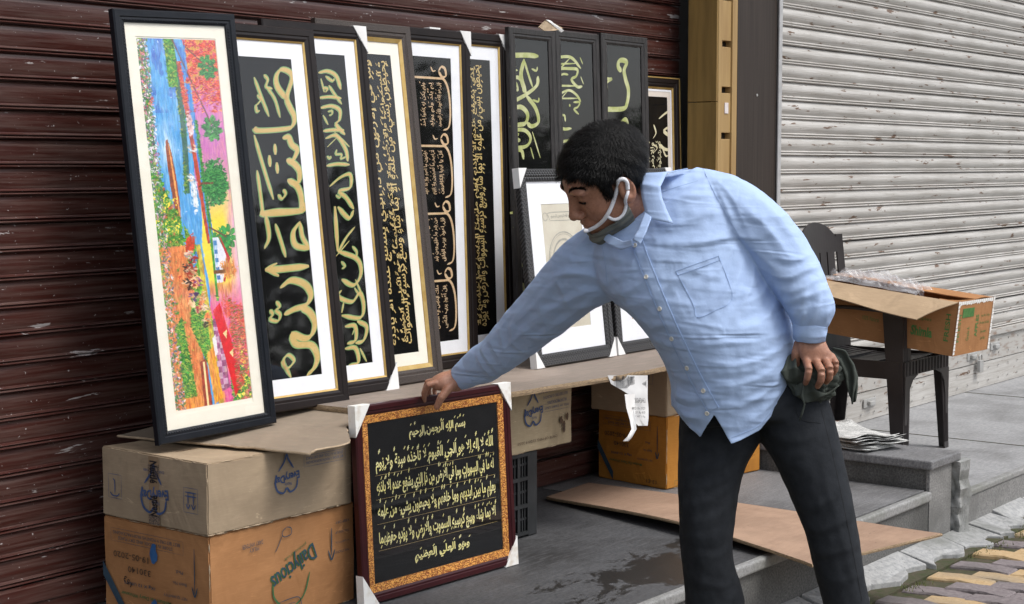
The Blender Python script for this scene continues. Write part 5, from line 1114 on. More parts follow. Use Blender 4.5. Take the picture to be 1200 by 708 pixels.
def loft(mb, rings, n=28, sub=5, caps=True):
    """rings: (L px, R px, depth or (dL,dR), front half depth m, back half depth m)"""
    R_ = []
    for L, R, d, bf, bb in rings:
        dl, dr = d if isinstance(d, tuple) else (d, d); a, b = P(*L, dl), P(*R, dr); R_.append(np.concatenate([(a+b)/2, (b-a)/2, [bf, bb]]))
    q = np.array(R_); q = np.vstack([2*q[0]-q[1], q, 2*q[-1]-q[-2]]); out = []
    for i in range(1, len(q)-2):
        for t in np.linspace(0, 1, sub, endpoint=False):
            a, b, c, d = q[i-1], q[i], q[i+1], q[i+2]; out.append(.5*((2*b)+(-a+c)*t+(2*a-5*b+4*c-d)*t*t+(-a+3*b-3*c+d)*t**3))
    out.append(q[-2]); q = np.array(out); T_ = np.gradient(q[:, :3], axis=0); v = []
    for k in range(len(q)):
        A_ = q[k, 3:6]; B_ = np.cross(T_[k], A_); B_ /= np.linalg.norm(B_)+1e-9
        if B_@Fv > 0: B_ = -B_
        for j in range(n):
            a = 2*math.pi*j/n; c, s = math.cos(a), math.sin(a); e = .9; c = math.copysign(abs(c)**e, c); s = math.copysign(abs(s)**e, s)
            v.append(q[k, :3]+A_*c+B_*s*(q[k, 6] if s > 0 else q[k, 7]))
    f = [(k*n+j, k*n+(j+1) % n, (k+1)*n+(j+1) % n, (k+1)*n+j) for k in range(len(q)-1) for j in range(n)]
    if caps: f += [tuple(range(n))[::-1], tuple(range((len(q)-1)*n, len(q)*n))]
    mb.add(v, f)
def remesh(mb, voxel, smooth=4, fac=.5):
    me = bpy.data.meshes.new('tmp'); me.from_pydata(mb.v, [], mb.f); me.update(); bm = bmesh.new(); bm.from_mesh(me); bmesh.ops.recalc_face_normals(bm, faces=bm.faces); bm.to_mesh(me); bm.free()
    o = bpy.data.objects.new('tmp', me); COL.objects.link(o); m_ = o.modifiers.new('r', 'REMESH'); m_.mode = 'VOXEL'; m_.voxel_size = voxel
    if smooth: s = o.modifiers.new('s', 'SMOOTH'); s.iterations = smooth; s.factor = fac
    bpy.context.view_layer.update(); r = bpy.data.meshes.new_from_object(o.evaluated_get(bpy.context.evaluated_depsgraph_get()))
    v = np.empty(len(r.vertices)*3); r.vertices.foreach_get('co', v); v = v.reshape(-1, 3); f = [tuple(p.vertices) for p in r.polygons]
    bpy.data.objects.remove(o); bpy.data.meshes.remove(me); bpy.data.meshes.remove(r); return v, f
def normals(v, f):
    me = bpy.data.meshes.new('n'); me.from_pydata([tuple(p) for p in v], [], f); me.update(); n = np.empty(len(v)*3); me.vertices.foreach_get('normal', n); bpy.data.meshes.remove(me); return n.reshape(-1, 3)
def put(name, v, f, mat, parent=None, smooth=True):
    me = bpy.data.meshes.new(name); me.from_pydata([tuple(map(float, p)) for p in (np.asarray(v)-PO)], [], [tuple(map(int, q)) for q in f]); me.update(); return link(name, me, mat, parent, smooth)
def folds(v, n, lst, fs=.75):
    """cloth folds: (pts px, width px, height m); a ridge with a softer valley on its lower side"""
    px = proj(v); face = np.clip(-(n@Fv)*2.5, 0, 1); out = np.zeros(len(v))
    for pts, w, h in lst:
        p = np.array(pts, float); 
        if len(p) > 2:
            q = np.vstack([2*p[0]-p[1], p, 2*p[-1]-p[-2]]); o2 = []
            for i in range(1, len(q)-2):
                for t in np.linspace(0, 1, 5, endpoint=False): a, b, c, d = q[i-1:i+3]; o2.append(.5*((2*b)+(-a+c)*t+(2*a-5*b+4*c-d)*t*t+(-a+3*b-3*c+d)*t**3))
            o2.append(p[-1]); p = np.array(o2)
        best = np.full(len(v), 1e9); sd_ = np.zeros(len(v)); tt = np.zeros(len(v)); m = len(p)-1
        for i in range(m):
            a, b = p[i], p[i+1]; ab = b-a; L2 = ab@ab+1e-9; t = np.clip(((px-a)@ab)/L2, 0, 1); c = px-(a+t[:, None]*ab); d = np.hypot(c[:, 0], c[:, 1]); k = d < best
            best[k] = d[k]; sd_[k] = (ab[0]*c[k, 1]-ab[1]*c[k, 0])/math.sqrt(L2); tt[k] = (i+t[k])/m
        env = np.clip(np.sin(np.pi*np.clip(tt*.9+.05, 0, 1)), 0, 1)**.6
        out += fs*h*env*(np.exp(-(best/w)**1.25)-.6*np.exp(-((sd_-w*1.5)/(w*1.1))**2)*(best < w*3.5))
    return v+n*(out*face)[:, None]
def vnoise(v, s, seed, aniso=(1, 1, 1)):
    r = np.random.default_rng(seed); o = np.zeros(len(v)); q = v*np.array(aniso)
    for k in range(7):
        d = r.normal(size=3); d /= np.linalg.norm(d); e = r.normal(size=3); o += np.sin(q@d*s*(1+.35*k)+r.uniform(0, 6)+1.3*np.sin(q@e*s*.6+r.uniform(0, 6)))/(1+.3*k)
    return o/3
# ---- head (modelled upright in its own frame: x forward, y to his left, z up)
HR = np.array([[-.57706969, -.6176658, -.53430286], [.64763031, -.7446678, .16138415], [-.4975596, -.25290083, .82974431]]); HO = P(710, 210.5, 4.07); HS = 1.075
def _ra(k, a): K = np.array([[0, -k[2], k[1]], [k[2], 0, -k[0]], [-k[1], k[0], 0]]); return np.eye(3)+math.sin(a)*K+(1-math.cos(a))*K@K
HR = _ra(Fv, math.radians(-5))@_ra(Uv, math.radians(11))@HR
def h2w(p): return HO+HS*(np.asarray(p)@HR.T)
hh_ = .0026; gx = np.arange(-.15, .15, hh_); gy = np.arange(-.115, .115, hh_); gz = np.arange(-.20, .16, hh_); X_, Y_, Z_ = np.meshgrid(gx, gy, gz, indexing='ij')
def ell_(c, r): 
    k0 = np.sqrt(((X_-c[0])/r[0])**2+((Y_-c[1])/r[1])**2+((Z_-c[2])/r[2])**2); k1 = np.sqrt(((X_-c[0])/r[0]**2)**2+((Y_-c[1])/r[1]**2)**2+((Z_-c[2])/r[2]**2)**2)+1e-9; return k0*(k0-1)/k1
def cap_(a, b, ra, rb):
    a = np.array(a); b = np.array(b); ab = b-a; t = np.clip(((X_-a[0])*ab[0]+(Y_-a[1])*ab[1]+(Z_-a[2])*ab[2])/(ab@ab), 0, 1); return np.sqrt((X_-a[0]-t*ab[0])**2+(Y_-a[1]-t*ab[1])**2+(Z_-a[2]-t*ab[2])**2)-(ra+(rb-ra)*t)
def smax(a, b, k): return -smin(-a, -b, k)
D = ell_((-.008, 0, .038), (.100, .076, .085)); D = smin(D, ell_((.030, 0, -.02), (.060, .062, .085)), .03); D = smin(D, ell_((.040, 0, -.078), (.046, .046, .036)), .025)
D = smin(D, ell_((.074, 0, -.104), (.020, .022, .017)), .02)
for s in (-1, 1):
    D = smin(D, ell_((.058, s*.040, -.026), (.028, .022, .026)), .022); D = smin(D, ell_((.083, s*.026, .031), (.015, .026, .010)), .014); D = smin(D, ell_((.01, s*.055, -.06), (.035, .014, .03)), .025)
    D = smax(D, -ell_((.099, s*.031, .011), (.015, .018, .012)), .012)
    D = smin(D, ell_((.0755, s*.031, .010), (.0135, .0155, .0125)), .004)         # lowered eyelid over the eyeball
    D = smax(D, -cap_((.0895, s*.018, .0035), (.0845, s*.046, .0045), .0012, .001), .002)   # lid line
    D = smax(D, -cap_((.0900, s*.020, .0195), (.0845, s*.046, .0175), .0016, .0012), .003)  # upper lid crease
D = smin(D, cap_((.089, 0, .022), (.1075, 0, -.026), .0085, .0115), .012); D = smin(D, ell_((.1085, 0, -.030), (.0130, .0125, .0115)), .006)
for s in (-1, 1): D = smin(D, ell_((.099, s*.0145, -.034), (.012, .0075, .0085)), .005); D = smax(D, -ell_((.106, s*.0075, -.042), (.006, .0035, .0045)), .003); D = smax(D, -cap_((.0955, s*.024, -.036), (.0835, s*.035, -.062), .0008, .001), .006)
D = smin(D, ell_((.080, 0, -.066), (.017, .028, .020)), .014); D = smin(D, ell_((.0935, 0, -.0615), (.0085, .023, .0052)), .005); D = smin(D, ell_((.0905, 0, -.0745), (.0095, .020, .0066)), .005)
D = smax(D, -cap_((.099, 0, -.0678), (.086, .026, -.0688), .0013, .0013), .003); D = smax(D, -cap_((.099, 0, -.0678), (.086, -.026, -.0688), .0013, .0013), .003)
D = smin(D, cap_((-.018, 0, -.07), (-.058, 0, -.19), .058, .062), .03)
EAR = None
for s in (-1, 1):
    e = ell_((-.008, s*.083, -.010), (.0205, .0095, .034)); rot_ = ell_((-.0105, s*.0915, -.006), (.0125, .0066, .022)); e = smax(e, -rot_, .004); e = smin(e, ell_((-.001, s*.0815, -.035), (.009, .006, .010)), .006); e = smin(e, cap_((-.003, s*.079, -.006), (-.012, s*.083, .008), .003, .003), .003)
    D = smin(D, e, .005)
hv, hf = surface_nets(D, np.array([gx[0], gy[0], gz[0]]), hh_)
# ---- neck down into the collar and the two hands, joined to the same skin mesh
def hand(rings, fingers, voxel=.0019):
    mb = MB(); loft(mb, rings, 20, 4)
    for pts, rs in fingers:
        w = [P(*p) for p in pts]; m = []; rr = []
        for i in range(len(w)-1):
            for t in np.linspace(0, 1, 5, endpoint=False): m.append(w[i]*(1-t)+w[i+1]*t); rr.append(rs[i]*(1-t)+rs[i+1]*t)
        m.append(w[-1]); rr.append(rs[-1]); d = (w[-1]-w[-2]); d /= np.linalg.norm(d); m += [w[-1]+d*rs[-1]*.55, w[-1]+d*rs[-1]*.85]; rr += [rs[-1]*.8, rs[-1]*.4]
        # knuckle swellings
        for i in range(1, len(w)-1):
            for o_, g_ in ((-1, 1.02), (0, 1.05), (1, 1.02)): rr[i*5+o_] *= g_
        mb.tube(m, rr, 14)
    return remesh(mb, voxel, 5, .5)
r13 = np.array([.0098, .0092, .0084, .0072])
hR = hand([((555, 418), (566, 446), 4.74, .026, .026), ((540, 424), (553, 450), 4.735, .026, .026), ((529, 433), (545, 455), 4.73, .027, .027), ((518, 436), (537, 459), 4.73, .034, .032), ((510, 440), (526, 458), 4.73, .040, .036), ((505, 444), (517, 455), 4.735, .038, .036)],
 [([(512, 449, 4.700), (502, 451, 4.695), (497, 460, 4.715), (497, 470, 4.748)], r13), ([(511, 446, 4.725), (501, 448, 4.735), (498, 457, 4.752), (500, 468, 4.762)], r13), ([(514, 445, 4.75), (505, 447, 4.765), (502, 457, 4.775), (504, 467, 4.775)], r13*.95), ([(518, 445, 4.77), (511, 449, 4.79), (509, 458, 4.79), (510, 466, 4.785)], r13*.85),
  ([(534, 448, 4.712), (525, 456, 4.694), (517, 466, 4.682), (512, 477, 4.688)], [.0145, .0135, .0118, .0098])])
hL = hand([((934, 380), (962, 380), 3.96, .026, .026), ((932, 397), (966, 397), 3.955, .026, .024), ((934, 408), (971, 409), 3.945, .023, .022), ((937, 417), (977, 416), 3.94, .019, .02), ((941, 425), (979, 422), 3.935, .014, .016)],
 [([(944, 420, 3.938), (948, 433, 3.905), (946, 443, 3.912), (944, 449, 3.935)], r13*1.02), ([(955, 421, 3.936), (963, 435, 3.897), (962, 446, 3.905), (958, 453, 3.93)], r13*1.05), ([(966, 419, 3.938), (973, 432, 3.903), (972, 443, 3.915), (968, 448, 3.94)], r13), ([(974, 416, 3.945), (980, 426, 3.92), (979, 434, 3.93), (976, 439, 3.95)], r13*.85),
  ([(937, 402, 3.955), (933, 414, 3.955), (932, 424, 3.965), (935, 432, 3.975)], [.0135, .012, .0105, .009])])
T_R = [((738, 236), (782, 205), (4.16, 4.10), .05, .05), ((716, 262), (815, 200), (4.19, 4.08), .085, .08), ((697, 288), (848, 206), (4.22, 4.06), .115, .10), ((702, 325), (878, 240), (4.21, 4.05), .145, .11), ((722, 354), (900, 290), (4.17, 4.06), .165, .115), ((748, 380), (914, 338), (4.13, 4.08), .185, .12), ((769, 410), (926, 382), (4.10, 4.10), .20, .125), ((785, 444), (931, 424), 4.10, .195, .13), ((787, 474), (924, 462), 4.10, .175, .14), ((797, 508), (915, 500), 4.10, .155, .14), ((802, 545), (908, 540), 4.10, .15, .14)]
A_R = [((702, 258), (768, 335), 4.20, .075, .07), ((666, 280), (722, 350), 4.23, .072, .07), ((642, 306), (692, 365), 4.30, .066, .066), ((614, 341), (661, 389), 4.40, .059, .06), ((589, 371), (630, 411), 4.50, .053, .054), ((567, 397), (601, 432), 4.59, .046, .046), ((550, 411), (580, 445), 4.66, .040, .040), ((543, 419), (566, 449), 4.69, .036, .036)]
A_L = [((790, 262), (822, 198), 4.12, .07, .07), ((838, 282), (868, 209), 4.06, .08, .075), ((872, 298), (918, 246), 4.01, .078, .075), ((893, 324), (951, 292), 3.98, .074, .07), ((911, 346), (970, 332), 3.96, .07, .066), ((921, 364), (979, 360), 3.95, .064, .06), ((927, 377), (973, 378), 3.95, .050, .048), ((930, 384), (968, 386), 3.95, .040, .038)]
H_P = [((806, 430), (945, 425), 4.11, .11, .11), ((798, 465), (962, 450), 4.10, .13, .12), ((797, 492), (972, 478), 4.09, .135, .12), ((799, 508), (978, 500), 4.08, .12, .11)]
L_1 = [((797, 470), (888, 470), 4.12, .10, .11), ((796, 515), (890, 512), 4.11, .095, .10), ((795, 550), (872, 550), 4.10, .09, .095), ((795, 600), (861, 602), 4.09, .08, .085), ((799, 650), (859, 652), 4.10, .074, .08), ((803, 700), (872, 702), 4.12, .072, .08), ((806, 760), (870, 762), 4.13, .07, .07), ((808, 830), (867, 832), 4.13, .065, .065), ((809, 870), (869, 872), 4.13, .065, .065)]
L_2 = [((886, 478), (968, 462), 4.07, .10, .11), ((891, 510), (980, 504), 4.06, .098, .10), ((912, 550), (989, 543), 4.05, .09, .095), ((937, 608), (1001, 602), 4.04, .082, .085), ((952, 657), (1009, 652), 4.05, .075, .08), ((965, 708), (1018, 703), 4.07, .072, .078), ((984, 770), (1034, 766), 4.09, .068, .07), ((1000, 835), (1052, 832), 4.10, .065, .065), ((1006, 868), (1060, 866), 4.11, .065, .065)]
def slim(R_, k):
    o = []
    for L, R, d, a, b in R_:
        L = np.array(L, float); R = np.array(R, float); c = (L+R)/2; o.append((tuple(c+(L-c)*k), tuple(c+(R-c)*k), d, a*k, b*k))
    return o
sk = MB(); sk.add(h2w(hv), hf.tolist()); loft(sk, [((735, 215), (758, 203), 4.09, .055, .055), ((733, 250), (768, 228), 4.11, .058, .055), ((735, 290), (785, 250), 4.15, .06, .055)], 24, 4)
for R_, k in ((T_R[:8], .78), (A_R, .70), (A_L, .70), (H_P[:3], .72), (L_1, .68), (L_2, .68)): loft(sk, slim(R_, k), 24, 4)
loft(sk, [((559, 408), (580, 436), 4.68, .027, .027), ((548, 420), (562, 446), 4.715, .027, .027), ((533, 432), (549, 453), 4.735, .025, .025)], 18, 4); loft(sk, [((936, 355), (964, 355), 3.96, .03, .03), ((935, 385), (964, 385), 3.955, .026, .026), ((934, 400), (965, 400), 3.95, .023, .023)], 18, 4)
sk.add(*hR); sk.add(*hL); skv, skf = remesh(sk, .0023, 1, .3)
def skinmat():
    m, nt, N, L, b = newmat('skin'); b.inputs['Roughness'].default_value = .52; b.inputs['Subsurface Weight'].default_value = .07; b.inputs['Subsurface Radius'].default_value = (.012, .005, .003); b.inputs['Subsurface Scale'].default_value = .4
    co = coord(nt); c = ramp(nt, noise(nt, co, 26, 5), [(.3, (.42, .205, .130)), (.7, (.30, .140, .088))]); c = mix(nt, ramp(nt, noise(nt, co, 160, 3), [(.4, (0, 0, 0)), (.8, (.5, .5, .5))]), c, (.17, .072, .044))
    L.new(c, b.inputs['Base Color']); n1 = bump(nt, b, noise(nt, co, 55, 4), .25, .004); bump(nt, b, noise(nt, co, 420, 3), .25, .001, n1); return m
M['skin'] = skinmat()
person = put('person', skv, skf, M['skin']); person.location = PO
tag(person, 'man in light blue shirt and dark trousers bending to hold the maroon framed picture', 'person')
def dress(name, v, f, mat, parent=person, smooth=True): return put(name, v, f, mat, parent, smooth)
# ---- shirt
mb = MB(); loft(mb, T_R, 36, 5); loft(mb, A_R, 28, 5); loft(mb, A_L, 28, 5)
sv, sf = remesh(mb, .0040, 9, .5)
# trim the tails along the hem line
hem = np.array([(770, 462), (783, 470), (800, 492), (820, 513), (828, 500), (837, 486), (847, 503), (857, 520), (868, 516), (890, 504), (906, 486), (918, 470), (935, 455), (1000, 440)])
sp_ = proj(sv); keep = (sp_[:, 1] < np.interp(sp_[:, 0], hem[:, 0], hem[:, 1])) | (sp_[:, 1] < 440)
sf = [q for q in sf if any(keep[i] for i in q)]
for i in np.unique(np.array([j for q in sf for j in q if not keep[j]])):
    x, y = sp_[i]; y2 = np.interp(x, hem[:, 0], hem[:, 1]); sv[i] = P(x, y2, (sv[i]-CAM)@Fv)
def compact(v, f):
    u = np.unique(np.array([i for q in f for i in q])); mp = -np.ones(len(v), int); mp[u] = np.arange(len(u)); return v[u], [tuple(int(mp[i]) for i in q) for q in f]
sv, sf = compact(sv, sf); sn = normals(sv, sf)
FO = [  # reaching sleeve
 ([(712, 335), (690, 322), (655, 322), (620, 345)], 5, .007), ([(708, 340), (680, 345), (640, 366), (600, 392)], 5, .007), ([(700, 348), (665, 372), (625, 398)], 4, .005), ([(700, 262), (682, 285), (650, 318)], 6, .006), ([(690, 300), (662, 320), (612, 372), (580, 396)], 5, .005),
 ([(626, 345), (604, 372), (600, 398), (612, 412)], 4, .006), ([(606, 362), (588, 384), (590, 410)], 3.5, .005), ([(585, 384), (575, 400), (588, 424)], 3.5, .006), ([(572, 398), (566, 412), (580, 432)], 3, .006), ([(560, 408), (562, 424), (574, 440)], 3, .005), ([(640, 372), (610, 392), (580, 420)], 4, .005), ([(650, 330), (632, 352), (640, 384)], 4, .004), ([(668, 305), (655, 330), (668, 360)], 4, .004),
 # chest pulled towards the reaching shoulder
 ([(712, 332), (735, 318), (752, 290)], 5, .005), ([(715, 345), (740, 340), (770, 318)], 6, .006), ([(728, 360), (760, 352), (800, 322), (835, 300)], 7, .006), ([(770, 262), (800, 262), (842, 242)], 6, .004), ([(790, 290), (830, 284), (868, 262)], 7, .005), ([(868, 276), (846, 312), (818, 338)], 7, .008), ([(876, 290), (862, 330), (838, 362)], 7, .009), ([(884, 304), (878, 340), (862, 372)], 6, .008),
 # belly and waist drag lines
 ([(925, 388), (890, 400), (858, 402), (822, 388)], 4, .003), ([(926, 400), (895, 420), (862, 428), (830, 424)], 4, .005), ([(924, 416), (895, 440), (868, 450), (838, 452)], 4, .004), ([(922, 436), (898, 460), (872, 474), (846, 474)], 4, .004), ([(912, 345), (898, 372), (870, 388)], 6, .008), ([(902, 330), (886, 350), (872, 356)], 5, .006), ([(760, 398), (785, 404), (812, 396)], 6, .004), ([(782, 438), (806, 446), (830, 440)], 5, .005), ([(786, 458), (806, 470), (826, 468)], 5, .006), ([(918, 452), (900, 476), (882, 492)], 5, .006), ([(790, 476), (806, 488), (820, 490)], 4, .005), ([(748, 384), (768, 384), (790, 372)], 5, .004),
 # hanging sleeve
 ([(868, 240), (900, 268), (924, 300)], 7, .006), ([(850, 262), (882, 290), (910, 318)], 6, .007), ([(905, 300), (928, 306), (948, 300)], 4, .006), ([(898, 318), (922, 326), (955, 312)], 4, .007), ([(908, 336), (930, 342), (962, 326)], 4, .005), ([(918, 356), (936, 350), (966, 340)], 5, .007), ([(928, 372), (940, 356), (946, 336)], 5, .006), ([(950, 376), (958, 360), (962, 340)], 4, .005), ([(938, 376), (944, 364)], 3, .005), ([(966, 376), (972, 362)], 3, .005), ([(885, 228), (918, 262), (938, 292)], 6, .005), ([(832, 205), (850, 240), (862, 272)], 5, .005), ([(838, 210), (858, 232), (872, 262)], 4, .004)]
sv = folds(sv, sn, FO); sv = sv+sn*((.0022*vnoise(sv, 38, 1, (1, 1, .7))+.0009*vnoise(sv, 95, 2))[:, None])
spx = proj(sv); 
def cloth(name, a, b, rough=.85, weave=900, bs=.15, sheen=.0, sc=6, crease=.0):
    m, nt, N, L, bb = newmat(name); bb.inputs['Roughness'].default_value = rough; bb.inputs['Sheen Weight'].default_value = sheen; bb.inputs['Specular IOR Level'].default_value = .25
    co = coord(nt); L.new(ramp(nt, noise(nt, co, sc, 4), [(.3, a), (.7, b)]), bb.inputs['Base Color']); n1 = bump(nt, bb, noise(nt, co, 45, 5, .6), .35, .004)
    if crease:
        for sc_, st__, dd in (((1.2, 1.2, 6), 2.6, .022), ((2.5, 1.2, 9), 4.0, .010)):
            rn = N.new('ShaderNodeTexNoise'); rn.noise_type = 'RIDGED_MULTIFRACTAL'; rn.inputs['Scale'].default_value = st__; rn.inputs['Detail'].default_value = 2; rn.inputs['Distortion'].default_value = .8; cq = coord(nt, False, sc_); cq.node.inputs['Rotation'].default_value = (.50, .42, 0) if st__ < 3 else (-.55, -.42, .2); L.new(cq, rn.inputs['Vector']); n1 = bump(nt, bb, rn.outputs[0], crease, dd, n1)
    bump(nt, bb, noise(nt, co, weave, 2), bs, .001, n1); return m
M['shirt'] = cloth('light_blue_cotton', (.40, .525, .76), (.37, .49, .73), .8, crease=.5); M['stitch'] = pm('blue_stitching', (.34, .46, .69), (.31, .42, .65), 60, .8)
shirt = dress('shirt', sv, sf, M['shirt']); so = shirt.modifiers.new('thickness', 'SOLIDIFY'); so.thickness = .0014; so.offset = -1
bvS = BVHTree.FromPolygons([tuple(p) for p in sv], sf); bvH = BVHTree.FromPolygons([tuple(p) for p in h2w(hv)], hf.tolist())
def hit(bv, x, y, lift=0.0, dflt=4.0):
    r = ray(x, y); r = r/np.linalg.norm(r); h = bv.ray_cast(Vector(CAM), Vector(r))
    if h[0] is None: return P(x, y, dflt), -r
    n = np.array(h[1]); n = n if n@r < 0 else -n; return np.array(h[0])+n*lift, n
def ribbon3(bv, pts, half, lift, dflt=4.0, sub=6, cross=5, crown=.0):
    p = np.array(pts, float)
    if len(p) > 2:
        q = np.vstack([2*p[0]-p[1], p, 2*p[-1]-p[-2]]); o2 = []
        for i in range(1, len(q)-2):
            for t in np.linspace(0, 1, sub, endpoint=False): a, b, c, d = q[i-1:i+3]; o2.append(.5*((2*b)+(-a+c)*t+(2*a-5*b+4*c-d)*t*t+(-a+3*b-3*c+d)*t**3))
        o2.append(p[-1]); p = np.array(o2)
    else: p = np.array([p[0]*(1-t)+p[1]*t for t in np.linspace(0, 1, sub)])
    d = np.gradient(p, axis=0); d /= np.linalg.norm(d, axis=1)[:, None]+1e-9; n = np.stack([-d[:, 1], d[:, 0]], 1); v = []
    for i in range(len(p)):
        for j in range(cross):
            s = -1+2*j/(cross-1); l = lift+crown*(1-s*s); l = l if 0 < j < cross-1 else -.0015; x, y = p[i]+n[i]*half*s; v.append(hit(bv, x, y, l, dflt)[0])
    f = [(i*cross+j, (i+1)*cross+j, (i+1)*cross+j+1, i*cross+j+1) for i in range(len(p)-1) for j in range(cross-1)]; return v, f
PL = [(746, 282), (753, 302), (765, 332), (781, 370), (797, 405), (814, 440), (828, 466), (836, 480)]
PL0 = PL; v, f = ribbon3(bvS, PL, 8.2, .0022, 3.9, 8, 7); dress('placket', v, f, M['shirt'], shirt)
for off in (-6.2, 6.2): v, f = ribbon3(bvS, [(x+off, y-off*.42) for x, y in PL], .45, .0034, 3.9, 6, 3); dress('stitching', v, f, M['stitch'], shirt)
M['button'] = pm('pearl_button', (.70, .68, .62), (.6, .58, .52), 60, .25)
for x, y in ((745, 288), (758, 325), (774, 362), (788, 397), (806, 431), (825, 458), (829, 484)):
    c, n = hit(bvS, x, y, .0035, 3.9); a = np.cross(n, [0, 0, 1]); a /= np.linalg.norm(a); b = np.cross(n, a); m_ = MB(); R_ = .0058; v = []
    for z, rr in ((-.001, R_), (.0012, R_), (.0018, R_*.8), (.0010, R_*.62)): v += [c+n*z+rr*(math.cos(t)*a+math.sin(t)*b) for t in np.linspace(0, 2*math.pi, 16, endpoint=False)]
    dress('button', v, [(k*16+j, k*16+(j+1) % 16, (k+1)*16+(j+1) % 16, (k+1)*16+j) for k in range(3) for j in range(16)]+[tuple(range(48, 64))], M['button'], shirt, False)
for pts in ([(792, 318), (812, 356), (817, 372), (838, 364), (858, 348), (842, 300)], [(792, 318), (842, 300)], [(794, 323), (844, 305)]):
    v, f = ribbon3(bvS, pts, .5, .0016, 3.9, 8, 3); dress('pocket_seam', v, f, M['stitch'], shirt)
for pts in ([(824, 198), (838, 228), (858, 262), (868, 280)], [(760, 232), (785, 222), (818, 212)], [(700, 262), (708, 300), (712, 336)], [(857, 513), (890, 498), (912, 470)], [(788, 470), (806, 492), (820, 508)]):
    v, f = ribbon3(bvS, pts, .45, .0014, 3.95, 6, 3); dress('seam', v, f, M['stitch'], shirt)
# cuffs
def cuff(rings, name='cuff'):
    m_ = MB(); loft(m_, rings, 32, 4, False); v = np.array(m_.v); c = v.reshape(-1, 32, 3).mean(1)
    v2 = (v.reshape(-1, 32, 3)-c[:, None])*.9+c[:, None]; n = len(v); f = list(m_.f)+[tuple(x+n for x in q[::-1]) for q in m_.f]; k = n-32
    f += [(k+j, k+(j+1) % 32, n+k+(j+1) % 32, n+k+j) for j in range(32)]; v = np.vstack([v, v2.reshape(-1, 3)]); v = v+.0008*np.sin(v@np.array([210., 170, 190]))[:, None]
    dress(name, v, f, M['shirt'], shirt)
cuff([((550, 412), (571, 448), 4.68, .040, .040), ((543, 418), (563, 450), 4.695, .039, .039), ((530, 432), (547, 455), 4.735, .034, .034)])
cuff([((929, 380), (970, 381), 3.95, .045, .042), ((929, 385), (969, 386), 3.95, .045, .042), ((930, 398), (967, 398), 3.955, .040, .038)])
# collar: two folded leaves
def leaf(pts_top, pts_bot, depth_top, depth_bot, name='collar', bulge=.007):
    n = 20; v = []
    def ip(p, t): p = np.array(p, float); s = np.linspace(0, 1, len(p)); return np.array([np.interp(t, s, p[:, k]) for k in range(p.shape[1])])
    for i in range(n+1):
        t = i/n; a = P(*ip(pts_top, t), np.interp(t, np.linspace(0, 1, len(depth_top)), depth_top)); b = P(*ip(pts_bot, t), np.interp(t, np.linspace(0, 1, len(depth_bot)), depth_bot))
        for j in range(7): s = j/6; q = a*(1-s)+b*s-Fv*bulge*math.sin(math.pi*s); v.append(q)
    f = [(i*7+j, (i+1)*7+j, (i+1)*7+j+1, i*7+j+1) for i in range(n) for j in range(6)]; o = dress(name, v, f, M['shirt'], shirt); s_ = o.modifiers.new('thickness', 'SOLIDIFY'); s_.thickness = .0022
    return o
leaf([(752, 208), (747, 203), (750, 218), (752, 232), (755, 245), (757, 256)], [(806, 197), (782, 202), (774, 218), (776, 232), (782, 247), (789, 262)], [4.12, 4.06, 4.03, 4.005, 3.99, 3.98], [4.07, 4.02, 3.99, 3.975, 3.965, 3.955])
leaf([(757, 240), (755, 250), (748, 268), (741, 281)], [(764, 246), (763, 256), (757, 272), (750, 286)], [4.0, 3.985, 3.97, 3.965], [3.985, 3.97, 3.955, 3.95], 'collar_stand', .0005)
leaf([(704, 270), (718, 277), (731, 283), (741, 281)], [(703, 276), (714, 287), (728, 293), (743, 288)], [4.10, 4.06, 4.01, 3.975], [4.11, 4.05, 4.01, 3.97], 'collar', .002)
# ---- trousers
mb = MB(); loft(mb, H_P, 32, 5); loft(mb, L_1, 28, 5); loft(mb, L_2, 28, 5)
tv, tf = remesh(mb, .0065, 7, .5); tn = normals(tv, tf)
FT = [([(885, 505), (862, 530), (840, 545), (812, 552)], 5, .006), ([(885, 515), (866, 548), (840, 566), (808, 572)], 5, .007), ([(872, 550), (855, 572), (826, 588), (800, 590)], 5, .006), ([(862, 584), (840, 604), (812, 612)], 5, .006), ([(858, 610), (836, 628), (806, 632)], 5, .005), ([(894, 515), (918, 540), (948, 548)], 6, .006), ([(896, 505), (925, 518), (960, 512)], 6, .005), ([(930, 590), (950, 596), (985, 580)], 6, .007), ([(938, 612), (962, 622), (998, 606)], 5, .007), ([(948, 640), (970, 650), (1004, 640)], 5, .006), ([(930, 560), (944, 610), (962, 660), (975, 706)], 7, .004), ([(955, 520), (972, 580), (992, 650), (1004, 704)], 5, .004), ([(818, 520), (812, 570), (818, 640), (828, 706)], 6, .004), ([(860, 640), (838, 652), (808, 648)], 5, .005), ([(866, 676), (846, 688), (812, 680)], 6, .006), ([(958, 672), (984, 682), (1010, 670)], 6, .005), ([(800, 505), (812, 520), (830, 524)], 5, .004)]
tv = folds(tv, tn, FT, .5); tv = tv+tn*((.0025*vnoise(tv, 30, 5, (1, 1, .5))+.001*vnoise(tv, 80, 6))[:, None])
M['trouser'] = cloth('dark_denim', (.0125, .0145, .018), (.022, .025, .030), .92, 700, .3, .0, 30)
tr_ = dress('trousers', tv, tf, M['trouser']); bvT = BVHTree.FromPolygons([tuple(p) for p in tv], tf); M['tstitch'] = pm('trouser_seam', (.008, .009, .011), (.012, .013, .016), 60, .9)
for pts in ([(962, 480), (975, 530), (988, 590), (1000, 650), (1010, 704)], [(930, 476), (940, 492), (962, 496)], [(800, 520), (800, 600), (806, 700)]): v, f = ribbon3(bvT, pts, .7, .0016, 4.0, 6, 3); dress('seam', v, f, M['tstitch'], tr_)
